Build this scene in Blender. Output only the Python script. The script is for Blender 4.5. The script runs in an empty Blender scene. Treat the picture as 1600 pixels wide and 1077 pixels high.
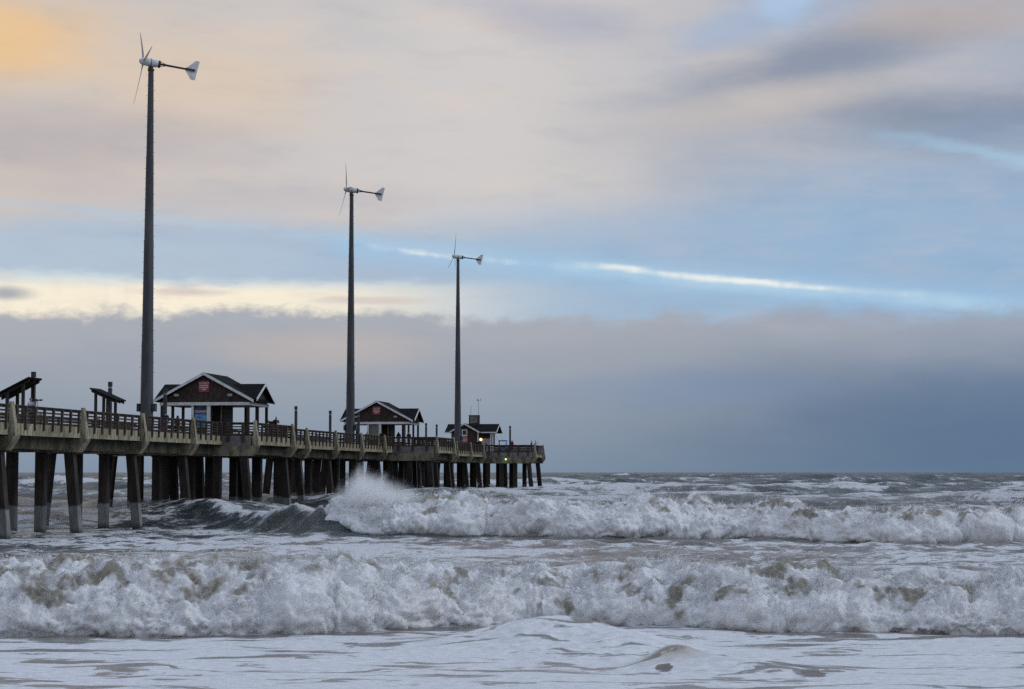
import bpy, math, random
import numpy as np
from mathutils import Vector, Matrix
rnd = random.Random(11)
rng = np.random.default_rng(5)
scene = bpy.context.scene
COL = scene.collection
R = math.radians

# ------------------------------------------------------------------ camera
F_PX = 3000.0                       # focal length in pixels of the 1600 px wide photograph
EYE = 4.1
cam_d = bpy.data.cameras.new('camera')
cam_d.sensor_width = 36.0
cam_d.lens = F_PX / 1600.0 * 36.0
cam_d.clip_start = 0.5
cam_d.clip_end = 30000.0
cam = bpy.data.objects.new('camera', cam_d)
COL.objects.link(cam)
cam.location = (0, 0, EYE)
cam.rotation_euler = (math.pi / 2 + math.atan(199.0 / F_PX), 0, 0)
scene.camera = cam

# ------------------------------------------------------------------ view
scene.view_settings.view_transform = 'Standard'
scene.view_settings.look = 'None'
scene.view_settings.gamma = 1.0
scene.view_settings.use_curve_mapping = False
scene.view_settings.exposure = -0.03
scene.render.engine = 'CYCLES'
scene.cycles.max_bounces = 8
scene.cycles.volume_bounces = 6
scene.cycles.transparent_max_bounces = 24
scene.cycles.use_denoising = False
scene.cycles.use_adaptive_sampling = True
scene.cycles.adaptive_threshold = 0.02

# ------------------------------------------------------------------ node helpers
class NT:
    """small expression layer over a node tree"""
    def __init__(s, tree): s.t = tree
    def node(s, kind, **kw):
        n = s.t.nodes.new(kind)
        for k, v in kw.items(): setattr(n, k, v)
        return n
    def put(s, sock, v):
        if isinstance(v, bpy.types.NodeSocket): s.t.links.new(v, sock)
        elif v is not None: sock.default_value = v
    def m(s, op, a, b=None, c=None, clamp=False):
        n = s.node('ShaderNodeMath', operation=op); n.use_clamp = clamp
        s.put(n.inputs[0], a)
        if b is not None: s.put(n.inputs[1], b)
        if c is not None: s.put(n.inputs[2], c)
        return n.outputs[0]
    def add(s, a, b): return s.m('ADD', a, b)
    def sub(s, a, b): return s.m('SUBTRACT', a, b)
    def mul(s, a, b): return s.m('MULTIPLY', a, b)
    def sm(s, x, lo, hi, o0=0.0, o1=1.0):
        n = s.node('ShaderNodeMapRange', interpolation_type='SMOOTHSTEP')
        s.put(n.inputs[0], x); s.put(n.inputs[1], lo); s.put(n.inputs[2], hi)
        n.inputs[3].default_value = o0; n.inputs[4].default_value = o1
        return n.outputs[0]
    def lin(s, x, lo, hi, o0=0.0, o1=1.0):
        n = s.node('ShaderNodeMapRange'); n.clamp = True
        s.put(n.inputs[0], x); n.inputs[1].default_value = lo; n.inputs[2].default_value = hi
        n.inputs[3].default_value = o0; n.inputs[4].default_value = o1
        return n.outputs[0]
    def mix(s, f, a, b):
        n = s.node('ShaderNodeMix', data_type='RGBA'); n.clamp_factor = True
        s.put(n.inputs[0], f); s.put(n.inputs[6], a); s.put(n.inputs[7], b)
        return n.outputs[2]
    def vec(s, x, y, z):
        n = s.node('ShaderNodeCombineXYZ')
        s.put(n.inputs[0], x); s.put(n.inputs[1], y); s.put(n.inputs[2], z)
        return n.outputs[0]
    def xyz(s, v):
        n = s.node('ShaderNodeSeparateXYZ'); s.put(n.inputs[0], v); return n.outputs
    def noise(s, v, scale=1.0, detail=4.0, rough=0.55, dist=0.0):
        n = s.node('ShaderNodeTexNoise')
        s.put(n.inputs['Vector'], v); n.inputs['Scale'].default_value = scale
        n.inputs['Detail'].default_value = detail; n.inputs['Roughness'].default_value = rough
        n.inputs['Distortion'].default_value = dist
        return n.outputs[0]
    def smul(s, v, vec3):
        n = s.node('ShaderNodeVectorMath', operation='MULTIPLY')
        s.put(n.inputs[0], v); n.inputs[1].default_value = vec3
        return n.outputs[0]

def srgb(r, g, b):
    f = lambda c: (c / 255.0 / 12.92) if c <= 10 else ((c / 255.0 + 0.055) / 1.055) ** 2.4
    return (f(r), f(g), f(b), 1.0)

# ------------------------------------------------------------------ sky (a function of compass direction and elevation)
SUN_EL, SUN_AZ = 36.0, 92.0          # degrees; azimuth measured from +Y towards +X
world = bpy.data.worlds.new('World'); scene.world = world; world.use_nodes = True
wt = world.node_tree
for n in list(wt.nodes): wt.nodes.remove(n)
w = NT(wt)
tc = w.node('ShaderNodeTexCoord')
dx, dy, dz = w.xyz(tc.outputs['Generated'])
hyp = w.m('SQRT', w.add(w.mul(dx, dx), w.mul(dy, dy)))
X = w.m('DIVIDE', dx, w.m('MAXIMUM', hyp, 0.02))          # sine of the azimuth
Eraw = w.m('ARCSINE', dz)                                   # elevation in radians
E = w.m('MAXIMUM', Eraw, -0.02)
# soft warp, so that no edge of a cloud bank is straight
nv = w.vec(w.mul(X, 9.0), w.mul(E, 26.0), 0.0)
warp1 = w.sub(w.noise(nv, 1.0, 5, 0.55), 0.5)
nvf = w.vec(w.mul(X, 26.0), w.mul(E, 95.0), 3.7)
warp2 = w.sub(w.noise(nvf, 1.0, 6, 0.6), 0.5)
big = w.noise(w.vec(w.mul(X, 3.6), w.mul(E, 11.0), 8.1), 1.0, 4, 0.5)
med = w.noise(w.vec(w.add(w.mul(X, 9.0), w.mul(E, 6.0)), w.mul(E, 30.0), 1.3), 1.0, 5, 0.55)
sky = w.node('ShaderNodeTexSky', sky_type='NISHITA')
sky.sun_disc = False
sky.sun_elevation = R(SUN_EL); sky.sun_rotation = R(SUN_AZ)
sky.air_density = 1.0; sky.dust_density = 1.2; sky.ozone_density = 1.0
clear = w.mix(0.5, w.smul(sky.outputs[0], (0.10, 0.10, 0.105)), srgb(146, 186, 226))
xn = w.lin(X, -0.27, 0.27, 0.0, 1.0)                        # warm side to cool side
# high cloud sheet
hi = w.mix(xn, srgb(208, 198, 190), srgb(172, 179, 194))
hi = w.mix(w.mul(w.sm(X, -0.25, -0.02), w.sm(X, 0.16, -0.02)), hi, srgb(209, 205, 204))
hi = w.mix(w.mul(w.sm(med, 0.50, 0.70), w.sm(X, 0.28, -0.1, 0.2, 0.6)), hi, srgb(222, 205, 190))
hi = w.mix(w.mul(w.sm(big, 0.50, 0.70), w.sm(X, -0.25, 0.18, 0.2, 0.6)), hi, srgb(152, 162, 180))
def blob(cx, cy, rx, ry, wn=0.6, tilt=0.0):
    """soft patch at photograph-like angles: centre and radii in 1/3000 rad"""
    ax = w.m('DIVIDE', w.sub(X, (cx - 800) / 3000.0), rx / 3000.0)
    ey = w.add(w.sub(E, (737 - cy) / 3000.0), w.mul(w.sub(X, (cx - 800) / 3000.0), tilt))
    ay = w.m('DIVIDE', ey, ry / 3000.0)
    d = w.m('SQRT', w.add(w.mul(ax, ax), w.mul(ay, ay)))
    d = w.add(d, w.mul(warp1, wn * 2.0))
    return w.sm(d, 1.0, 0.15)
hi = w.mix(w.mul(blob(20, 75, 200, 105, 0.8), 0.8), hi, srgb(240, 198, 142))
hi = w.mix(w.mul(blob(320, 130, 300, 120), 0.6), hi, srgb(226, 203, 178))
hi = w.mix(w.mul(blob(1280, 105, 360, 62, 0.7, -0.15), 0.85), hi, srgb(136, 148, 168))
hi = w.mix(w.mul(blob(1540, 205, 420, 75, 0.6, 0.0), 0.85), hi, srgb(130, 142, 162))
hi = w.mix(w.mul(blob(860, 30, 260, 60, 0.5, 0.2), 0.5), hi, srgb(160, 166, 190))
hi = w.mix(w.mul(blob(1490, 50, 240, 60, 0.5, 0.0), 0.6), hi, srgb(192, 178, 172))
hi = w.mix(w.mul(blob(1180, 170, 300, 45, 0.5, -0.15), 0.55), hi, srgb(198, 190, 186))
hi = w.mix(w.mul(blob(1150, 55, 230, 60, 0.9, -0.25), 0.5), hi, srgb(152, 180, 216))
hi = w.mix(w.mul(blob(1236, 6, 60, 46, 1.6, -0.5), 0.5), hi, srgb(172, 208, 242))
hi = w.mix(w.mul(blob(80, 235, 420, 80, 0.6), 0.55), hi, srgb(178, 172, 178))
hi = w.mix(w.mul(blob(420, 310, 500, 40, 0.7), 0.45), hi, srgb(188, 184, 192))
# blue opening between the sheet and the low bank
edge_hi = w.add(w.add((737 - 352) / 3000.0, w.mul(warp1, 0.030)), w.mul(w.sm(X, -0.05, 0.24), 0.030))
soft = w.sm(X, -0.1, 0.2, 0.010, 0.040)
blue = w.sm(E, w.add(edge_hi, soft), w.sub(edge_hi, soft))
bluecol = w.mix(w.sm(X, -0.2, 0.25), srgb(182, 198, 214), srgb(150, 181, 212))
bluecol = w.mix(w.sm(X, -0.25, 0.05, 0.05, 0.22), bluecol, clear)
bluecol = w.mix(w.mul(w.sm(warp2, -0.05, 0.2), 0.35), bluecol, srgb(166, 184, 206))
bluecol = w.mix(w.mul(w.sm(med, 0.45, 0.65), 0.45), bluecol, srgb(168, 184, 206))
c = w.mix(blue, hi, bluecol)
def streak(x0, y0, x1, y1, th, col, amt, xa, xb, wn=0.004):
    """thin bright rift where the clear sky shows"""
    sl = -(y1 - y0) / (x1 - x0)
    line = w.add((737 - y0) / 3000.0, w.mul(w.sub(X, (x0 - 800) / 3000.0), sl))
    d = w.m('ABSOLUTE', w.add(w.sub(E, line), w.mul(warp2, wn)))
    f = w.sm(d, th / 3000.0, 0.0)
    g = w.mul(w.sm(X, (xa - 800) / 3000.0, (xa - 740) / 3000.0), w.sm(X, (xb - 800) / 3000.0, (xb - 1000) / 3000.0))
    return w.mul(w.mul(f, g), amt)
c = w.mix(streak(600, 392, 1350, 464, 40, None, 0.55, 480, 1720, 0.006), c, srgb(160, 200, 232))
brk_ = w.noise(w.vec(w.mul(X, 30.0), w.mul(E, 8.0), 9.9), 1.0, 4, 0.6)
c = w.mix(w.mul(streak(600, 388, 830, 412, 8, None, 0.85, 560, 990, 0.007), w.sm(brk_, 0.40, 0.60, 0.05, 1.0)), c, srgb(228, 238, 242))
c = w.mix(w.mul(streak(880, 416, 1350, 465, 20, None, 0.55, 850, 1640, 0.006), w.sm(brk_, 0.3, 0.6, 0.4, 1.0)), c, srgb(190, 219, 238))
c = w.mix(w.mul(streak(880, 412, 1350, 459, 8, None, 0.95, 880, 1480, 0.006), w.sm(brk_, 0.35, 0.58, 0.25, 1.0)), c, srgb(242, 245, 240))
c = w.mix(w.mul(streak(1380, 228, 1600, 272, 20, None, 0.65, 1330, 2300, 0.016), w.sm(X, 0.16, 0.27, 0.35, 1.0)), c, srgb(168, 204, 228))
c = w.mix(streak(100, 335, 600, 380, 12, None, 0.35, -300, 860, 0.008), c, srgb(178, 204, 226))
# cream glow above the low bank, on the warm side
gy = w.add(w.add(E, w.mul(warp2, 0.016)), w.mul(warp1, 0.020))
glow = w.mul(w.sm(gy, (737 - 428) / 3000.0, (737 - 452) / 3000.0), w.sm(X, 0.055, -0.14, 0.0, 1.0))
c = w.mix(glow, c, w.mix(w.sm(E, (737 - 436) / 3000.0, (737 - 462) / 3000.0), srgb(214, 226, 228), srgb(250, 240, 218)))
c = w.mix(w.mul(glow, w.sm(brk_, 0.5, 0.68, 0.0, 0.45)), c, srgb(222, 214, 206))
c = w.mix(w.mul(glow, w.sm(warp2, 0.02, 0.16, 0.0, 0.55)), c, srgb(232, 212, 200))
c = w.mix(w.mul(blob(30, 468, 60, 16, 0.8), 0.85), c, srgb(158, 166, 176))
c = w.mix(w.mul(blob(310, 460, 110, 9, 0.9), 0.6), c, srgb(200, 190, 188))
c = w.mix(w.mul(blob(560, 470, 130, 9, 0.9), 0.6), c, srgb(206, 196, 192))
# low bank with a lumpy top
lump = w.add(w.mul(w.noise(w.vec(w.mul(X, 34.0), w.mul(E, 60.0), 5.5), 1.0, 6, 0.62), 0.6), w.mul(w.noise(w.vec(w.mul(X, 9.0), w.mul(E, 20.0), 2.5), 1.0, 3, 0.5), 0.4))
btop = w.add(w.add((737 - 488) / 3000.0, w.mul(w.sub(lump, 0.5), 0.045)), w.mul(w.sm(X, 0.0, 0.15), 0.004))
bank = w.sm(E, w.add(btop, 0.001), w.sub(btop, w.sm(X, -0.1, 0.2, 0.007, 0.012)))
bank = w.m('MULTIPLY', bank, w.sm(X, 0.1, 0.3, 1.0, 0.92))
ebn = w.lin(E, 0.0, 0.083, 0.0, 1.0)
bl = w.mix(ebn, srgb(130, 147, 166), srgb(172, 176, 184))
br = w.mix(w.sm(E, 0.0, 0.088), srgb(94, 117, 143), srgb(160, 167, 181))
bk = w.mix(w.sm(X, -0.06, 0.27), bl, br)
bk = w.mix(w.mul(w.mul(w.sm(med, 0.40, 0.75), w.sm(E, 0.03, 0.075)), 0.5), bk, w.mix(xn, srgb(188, 183, 184), srgb(160, 168, 184)))
bk = w.mix(w.mul(blob(500, 545, 230, 42, 0.7), 0.45), bk, srgb(198, 184, 176))
bk = w.mix(w.mul(blob(1700, 640, 800, 150, 0.35), 0.62), bk, srgb(76, 105, 138))
bk = w.mix(w.mul(blob(1050, 610, 330, 45, 0.8), 0.45), bk, srgb(122, 144, 176))
c = w.mix(bank, c, bk)
c = w.mix(w.mul(w.sm(warp2, -0.02, 0.28, 0.0, 0.10), w.sm(E, 0.05, 0.09, 0.15, 1.0)), c, srgb(225, 215, 210))
c = w.mix(w.mul(w.sm(warp2, 0.02, -0.28, 0.0, 0.10), w.sm(E, 0.05, 0.09, 0.15, 1.0)), c, srgb(110, 122, 145))
# high overhead the sheet goes on, a little greyer
c = w.mix(w.sm(E, 0.25, 0.55, 0.0, 0.9), c, srgb(176, 193, 220))
c = w.mix(w.mul(w.mul(w.sm(E, 0.26, 0.5), w.sm(big, 0.45, 0.65)), 0.4), c, srgb(152, 170, 200))
bg = w.node('ShaderNodeBackground'); w.put(bg.inputs[0], c); bg.inputs[1].default_value = 1.0
world.cycles.sampling_method = 'MANUAL'; world.cycles.sample_map_resolution = 512
wo = w.node('ShaderNodeOutputWorld'); wt.links.new(bg.outputs[0], wo.inputs[0])

# ------------------------------------------------------------------ sun (behind cloud, very soft)
sun_d = bpy.data.lights.new('sun', 'SUN'); sun_d.energy = 0.85; sun_d.angle = R(32); sun_d.color = (1.0, 0.98, 0.95)
sun = bpy.data.objects.new('sun', sun_d); COL.objects.link(sun)
sdir = Vector((math.sin(R(SUN_AZ)) * math.cos(R(SUN_EL)), math.cos(R(SUN_AZ)) * math.cos(R(SUN_EL)), math.sin(R(SUN_EL))))
sun.rotation_euler = sdir.to_track_quat('Z', 'Y').to_euler()
sun.location = (60, 20, 60)

# ------------------------------------------------------------------ materials
MATS = {}
def mat(name, fn):
    m = bpy.data.materials.new(name); m.use_nodes = True
    t = m.node_tree
    for n in list(t.nodes): t.nodes.remove(n)
    k = NT(t)
    out = k.node('ShaderNodeOutputMaterial')
    fn(k, out)
    MATS[name] = m
    return m
def princ(k, out, col, rough=0.8, spec=0.3, metal=0.0, bump=None, bstr=0.3, bdist=0.02):
    p = k.node('ShaderNodeBsdfPrincipled')
    k.put(p.inputs['Base Color'], col); k.put(p.inputs['Roughness'], rough)
    p.inputs['Specular IOR Level'].default_value = spec; k.put(p.inputs['Metallic'], metal)
    if bump is not None:
        b = k.node('ShaderNodeBump'); b.inputs['Strength'].default_value = bstr; b.inputs['Distance'].default_value = bdist
        k.put(b.inputs['Height'], bump); k.t.links.new(b.outputs[0], p.inputs['Normal'])
    k.t.links.new(p.outputs[0], out.inputs[0])
    return p
def pos(k): return k.node('ShaderNodeNewGeometry').outputs['Position']
def C(r, g, b): return (r, g, b, 1.0)

def simple(name, a, b, scale=2.0, rough=0.8, spec=0.3, metal=0.0, stretch=(1, 1, 1), bstr=0.3):
    def fn(k, out):
        p = k.smul(pos(k), stretch)
        n1 = k.noise(p, scale, 6, 0.6); n2 = k.noise(p, scale * 6.3, 4, 0.6)
        f = k.sm(k.add(k.mul(n1, 0.65), k.mul(n2, 0.35)), 0.36, 0.64)
        princ(k, out, k.mix(f, a, b), rough, spec, metal, n2, bstr)
    return mat(name, fn)

def m_concrete(k, out):            # weathered edge concrete: pale, with mossy and rusty runs
    p = pos(k)
    n1 = k.noise(k.smul(p, (1, 1, 0.35)), 1.1, 6, 0.65)
    n2 = k.noise(k.smul(p, (3.0, 3.0, 0.5)), 2.2, 5, 0.6)
    n3 = k.noise(p, 11, 4, 0.6)
    col = k.mix(k.sm(n1, 0.35, 0.65), C(.22, .20, .13), C(.40, .365, .265))
    col = k.mix(k.mul(k.sm(n2, 0.46, 0.66), 0.85), col, C(.075, .062, .040))
    col = k.mix(k.mul(k.sm(n3, 0.5, 0.75), 0.35), col, C(.42, .40, .33))
    princ(k, out, col, 0.9, 0.2, 0, n3, 0.35)
mat('concrete', m_concrete)
def m_cap(k, out):                 # the beams below, stained, their shade also darkened into the colour
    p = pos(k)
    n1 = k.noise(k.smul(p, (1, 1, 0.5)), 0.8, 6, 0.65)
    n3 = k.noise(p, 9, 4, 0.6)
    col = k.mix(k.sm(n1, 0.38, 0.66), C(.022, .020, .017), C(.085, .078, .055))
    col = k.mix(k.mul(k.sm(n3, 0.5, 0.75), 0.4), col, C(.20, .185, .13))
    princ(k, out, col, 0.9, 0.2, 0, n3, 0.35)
mat('stained_shaded_concrete', m_cap)
def m_cap2(k, out):  # mossy copy for the caps, lightened to paint the light on their ends
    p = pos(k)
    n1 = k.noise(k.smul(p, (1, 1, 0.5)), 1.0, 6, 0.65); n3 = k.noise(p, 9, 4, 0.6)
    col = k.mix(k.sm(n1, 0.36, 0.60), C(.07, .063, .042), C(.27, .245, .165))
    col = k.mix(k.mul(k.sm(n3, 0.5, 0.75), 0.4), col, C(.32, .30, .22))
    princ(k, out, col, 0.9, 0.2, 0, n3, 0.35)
mat('lit_cap_concrete', m_cap2)
def m_pile(k, out):                # brown growth above, scoured grey band near the water
    p = pos(k); z = k.xyz(p)[2]
    n1 = k.noise(k.smul(p, (1.5, 1.5, 0.4)), 1.4, 6, 0.6); n3 = k.noise(p, 8, 4, 0.6)
    up = k.mix(k.sm(n1, 0.35, 0.68), C(.017, .013, .011), C(.050, .037, .030))
    lo = k.mix(k.sm(n1, 0.35, 0.68), C(.13, .135, .135), C(.22, .225, .225))
    lo = k.mix(k.sm(k.add(z, k.mul(n3, 0.4)), 0.75, 0.2), lo, C(.045, .042, .038))
    f = k.sm(k.add(z, k.add(k.mul(k.sub(n3, 0.5), 0.25), k.mul(k.sub(n1, 0.5), 0.35))), 1.76, 1.92)
    princ(k, out, k.mix(f, lo, up), 0.75, 0.3, 0, n3, 0.4)
mat('pile_concrete', m_pile)
simple('rail_wood', C(.030, .021, .017), C(.085, .063, .050), 3.0, 0.75, 0.25, 0, (1, 1, 1.0))
simple('lit_bay_pale', C(.13, .115, .115), C(.25, .22, .22), 2.0, 0.8, 0.25)  # pale tone of the facing bay fascia, its light painted in; louvre shares it
simple('deck', C(.10, .085, .07), C(.17, .15, .13), 1.5, 0.8)
def m_shingle(k, out):             # brown shingle courses too fine to pick apart
    p = pos(k)
    n1 = k.noise(k.smul(p, (1, 1, 0.3)), 7.0, 3, 0.7); n2 = k.noise(p, 0.9, 5, 0.6)
    z = k.xyz(p)[2]
    course = k.m('FRACT', k.mul(z, 6.5))
    col = k.mix(k.sm(n1, 0.35, 0.65), C(.028, .020, .017), C(.075, .054, .043))
    col = k.mix(k.mul(k.sm(n2, 0.4, 0.7), 0.4), col, C(.06, .055, .05))
    princ(k, out, col, 0.85, 0.2, 0, k.add(course, k.mul(n1, 0.6)), 0.5, 0.03)
mat('brown_shingle', m_shingle)
simple('roof_shingle', C(.005, .0065, .007), C(.013, .015, .016), 3.0, 0.9, 0.08)
simple('white_trim', C(.55, .56, .58), C(.72, .73, .74), 1.5, 0.6, 0.3)
simple('tower_steel', C(.045, .048, .054), C(.085, .09, .10), 0.8, 0.6, 0.3, 0.1, (1, 1, 0.15))
simple('dark_steel', C(.018, .018, .02), C(.04, .04, .044), 4.0, 0.5, 0.4)
simple('nacelle_paint', C(.52, .52, .53), C(.68, .68, .68), 3.0, 0.4, 0.5)
simple('blade_paint', C(.22, .23, .25), C(.30, .31, .33), 3.0, 0.4, 0.5)
simple('post_wood', C(.03, .03, .034), C(.075, .075, .082), 4.0, 0.7)
simple('dark_wood', C(.02, .015, .013), C(.055, .042, .035), 4.0, 0.75)
simple('door_dark', C(.012, .010, .009), C(.03, .024, .02), 3.0, 0.7)
simple('sign_red', C(.24, .045, .065), C(.31, .07, .09), 2.0, 0.6)
simple('sign_white', C(.62, .56, .56), C(.75, .7, .7), 5.0, 0.6)
simple('pale_door', C(.42, .42, .43), C(.55, .55, .56), 1.5, 0.6)
simple('blue_paint', C(.03, .22, .50), C(.05, .30, .62), 3.0, 0.5)
simple('skin', C(.32, .17, .11), C(.42, .24, .17), 5.0, 0.6)
simple('hair_brown', C(.02, .013, .009), C(.05, .03, .02), 30.0, 0.7)
for nm, cc in (('cloth_lilac', (.40, .44, .62)), ('cloth_navy', (.015, .022, .06)), ('cloth_black', (.012, .012, .014)),
               ('cloth_red', (.12, .012, .016)), ('cloth_grey', (.10, .10, .115)), ('cloth_white', (.55, .58, .68)), ('cloth_jean', (.03, .045, .085))):
    simple(nm, C(*[v * 0.7 for v in cc]), C(*cc), 9.0, 0.85, 0.15)
def m_lamp(col, st):
    def fn(k, out):
        e = k.node('ShaderNodeEmission'); e.inputs[0].default_value = col; e.inputs[1].default_value = st
        k.t.links.new(e.outputs[0], out.inputs[0])
    return fn
mat('lamp_warm', m_lamp((1.0, .55, .18, 1), 7.0))
mat('lamp_green', m_lamp((.45, 1.0, .12, 1), 5.0))
def m_glass(k, out):
    princ(k, out, k.mix(k.noise(pos(k), 1.0, 3), C(.008, .009, .011), C(.02, .022, .026)), 0.08, 0.5)
mat('dark_glass', m_glass)
def m_mural(k, out):               # flat print: pale sky, shoreline, blue water with shapes
    g = k.node('ShaderNodeTexCoord').outputs['Object']; x, y, z = k.xyz(g)
    n1 = k.noise(g, 3.2, 5, 0.6, 0.8); n2 = k.noise(k.smul(g, (3.0, 1, 1.2)), 2.6, 4, 0.6)
    col = k.mix(k.sm(n1, 0.38, 0.62), C(.05, .10, .32), C(.16, .36, .58))
    col = k.mix(k.mul(k.sm(x, -0.2, 0.6), k.sm(n2, 0.4, 0.6)), col, C(.10, .40, .52))
    col = k.mix(k.sm(n2, 0.62, 0.70), col, C(.46, .52, .66))
    col = k.mix(k.sm(k.add(z, k.mul(n2, 0.25)), 1.20, 1.28), col, C(.05, .06, .13))
    col = k.mix(k.sm(k.add(z, k.mul(n2, 0.12)), 1.28, 1.34), col, C(.34, .30, .38))
    col = k.mix(k.sm(z, 1.44, 1.48), col, k.mix(k.sm(n1, 0.4, 0.55), C(.015, .02, .04), C(.06, .09, .16)))
    princ(k, out, col, 0.5, 0.3)
mat('mural_print', m_mural)
def m_yellow(k, out):              # flat print: pale green over yellow
    g = k.node('ShaderNodeTexCoord').outputs['Object']; x, y, z = k.xyz(g)
    n = k.noise(g, 2.6, 5, 0.6, 0.5)
    col = k.mix(k.sm(k.add(z, k.mul(n, 0.7)), 0.75, 1.15), C(.30, .27, .05), C(.16, .20, .16))
    col = k.mix(k.sm(n, 0.60, 0.70), col, C(.06, .08, .06))
    princ(k, out, col, 0.5, 0.3)
mat('chart_print', m_yellow)

# ------------------------------------------------------------------ mesh helpers
class MB:
    def __init__(s): s.v = []; s.f = []
    def hexa(s, p):                 # 8 points: bottom ring 0-3, top ring 4-7
        b = len(s.v); s.v += [tuple(q) for q in p]
        s.f += [(b, b+3, b+2, b+1), (b+4, b+5, b+6, b+7), (b, b+1, b+5, b+4), (b+1, b+2, b+6, b+5), (b+2, b+3, b+7, b+6), (b+3, b, b+4, b+7)]
        return s
    def box(s, x0, x1, y0, y1, z0, z1):
        return s.hexa([(x0, y0, z0), (x1, y0, z0), (x1, y1, z0), (x0, y1, z0), (x0, y0, z1), (x1, y0, z1), (x1, y1, z1), (x0, y1, z1)])
    def prism(s, pts, d):           # polygon (3-D points) pushed along d, closed
        b = len(s.v); n = len(pts); d = Vector(d)
        s.v += [tuple(q) for q in pts] + [tuple(Vector(q) + d) for q in pts]
        s.f += [tuple(range(b, b+n)), tuple(range(b+2*n-1, b+n-1, -1))]
        for i in range(n):
            j = (i + 1) % n
            s.f.append((b+i, b+n+i, b+n+j, b+j))
        return s
    def tube(s, p0, p1, r0, r1=None, n=8):
        r1 = r0 if r1 is None else r1
        return s.rings([(p0, r0), (p1, r1)], n)
    def rings(s, prof, n=12):       # list of (centre, radius), capped
        a = (Vector(prof[-1][0]) - Vector(prof[0][0])).normalized()
        e = Vector((0, 0, 1)) if abs(a.z) < 0.9 else Vector((1, 0, 0))
        e1 = a.cross(e).normalized(); e2 = a.cross(e1)
        b = len(s.v)
        for c_, r_ in prof:
            for i in range(n):
                q = 2 * math.pi * i / n
                s.v.append(tuple(Vector(c_) + (e1 * math.cos(q) + e2 * math.sin(q)) * r_))
        for k in range(len(prof) - 1):
            for i in range(n):
                j = (i + 1) % n
                s.f.append((b+k*n+i, b+k*n+j, b+(k+1)*n+j, b+(k+1)*n+i))
        s.f.append(tuple(range(b+n-1, b-1, -1))); s.f.append(tuple(b+(len(prof)-1)*n+i for i in range(n)))
        return s
    def mesh(s, name, m):
        me = bpy.data.meshes.new(name); me.from_pydata(s.v, [], s.f); me.update()
        import bmesh
        bm = bmesh.new(); bm.from_mesh(me); bmesh.ops.recalc_face_normals(bm, faces=bm.faces); bm.to_mesh(me); bm.free()
        me.materials.append(MATS[m]); return me
    def build(s, name, m, parent=None, loc=None, smooth=False):
        return link(name, s.mesh(name, m), parent, loc, smooth)
def link(name, me, parent=None, loc=None, smooth=False):
    o = bpy.data.objects.new(name, me); COL.objects.link(o)
    if parent is not None: o.parent = parent
    if loc is not None: o.location = loc
    if smooth and me is not None:
        me.polygons.foreach_set('use_smooth', [True] * len(me.polygons))
    return o
def tag(o, label, cat, group=None, kind=None):
    o['label'] = label; o['category'] = cat
    if group: o['group'] = group
    if kind: o['kind'] = kind
    return o
def copy_tree(o, parent=None):
    c_ = o.copy(); COL.objects.link(c_); c_.parent = parent
    for ch in list(o.children): copy_tree(ch, c_)
    return c_

# ------------------------------------------------------------------ noise in numpy
PERM = np.concatenate([rng.permutation(512)] * 3)
GR = rng.normal(size=(512, 3)); GR /= np.linalg.norm(GR, axis=1)[:, None]
def perlin(x, y, z=0.0):
    x = np.asarray(x, float); y = np.asarray(y, float) + 0 * x; z = np.asarray(z, float) + 0 * x
    xi = np.floor(x).astype(int); yi = np.floor(y).astype(int); zi = np.floor(z).astype(int)
    xf = x - xi; yf = y - yi; zf = z - zi
    u, v, w_ = [t * t * t * (t * (t * 6 - 15) + 10) for t in (xf, yf, zf)]
    xi &= 511; yi &= 511; zi &= 511
    def g(a, b, c_):
        h = PERM[(PERM[(PERM[(xi + a) & 511] + yi + b) & 511] + zi + c_) & 511]
        q = GR[h]
        return q[..., 0] * (xf - a) + q[..., 1] * (yf - b) + q[..., 2] * (zf - c_)
    l = lambda t, a, b: a + t * (b - a)
    return l(w_, l(v, l(u, g(0,0,0), g(1,0,0)), l(u, g(0,1,0), g(1,1,0))), l(v, l(u, g(0,0,1), g(1,0,1)), l(u, g(0,1,1), g(1,1,1)))) * 1.5
def fbm(x, y, z=0.0, o=4, gain=0.5):
    s = 0; a = 1.0; t = 0
    for i in range(o):
        s = s + a * perlin(x * 2**i + 17.3 * i, np.asarray(y) * 2**i + 5.1 * i, np.asarray(z) * 2**i + 3.3 * i); t += a; a *= gain
    return s / t
def sstep(x, a, b):
    t = np.clip((x - a) / (b - a), 0, 1); return t * t * (3 - 2 * t)

# ------------------------------------------------------------------ sea
def interp(x, pts): 
    a = np.array(pts, float); return np.interp(x, a[:, 0], a[:, 1])
B1 = [(-60, 47.0), (-30, 48.2), (-7, 48.6), (-3.3, 49.4), (-0.7, 51.2), (1.4, 52.6), (3.4, 51.4), (5.8, 49.8), (8.2, 48.9), (14, 48.6), (30, 48.0), (60, 46.5)]
H1 = [(-60, 1.3), (-14, 1.5), (-8, 1.55), (-6.6, 1.45), (-5.0, 1.78), (-3.5, 1.6), (-1.7, 1.35), (0.9, 1.28), (3.5, 1.36), (6, 1.42), (8.5, 1.40), (13.6, 1.25), (30, 1.2), (60, 1.0)]
B2 = [(-14, 129.0), (-12.8, 126.6), (-11.6, 124.9), (-8, 123.5), (0, 123.0), (5.9, 117.5), (11, 119.5), (15.9, 118.5), (21.8, 110.0), (29.6, 111.0), (45, 106), (80, 102)]
H2 = [(-12, 2.2), (-9.5, 2.45), (-6, 2.15), (4, 2.05), (9, 2.2), (12, 2.1), (16, 1.85), (21, 1.75), (26, 1.55), (30, 1.4), (80, 1.2)]
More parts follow.
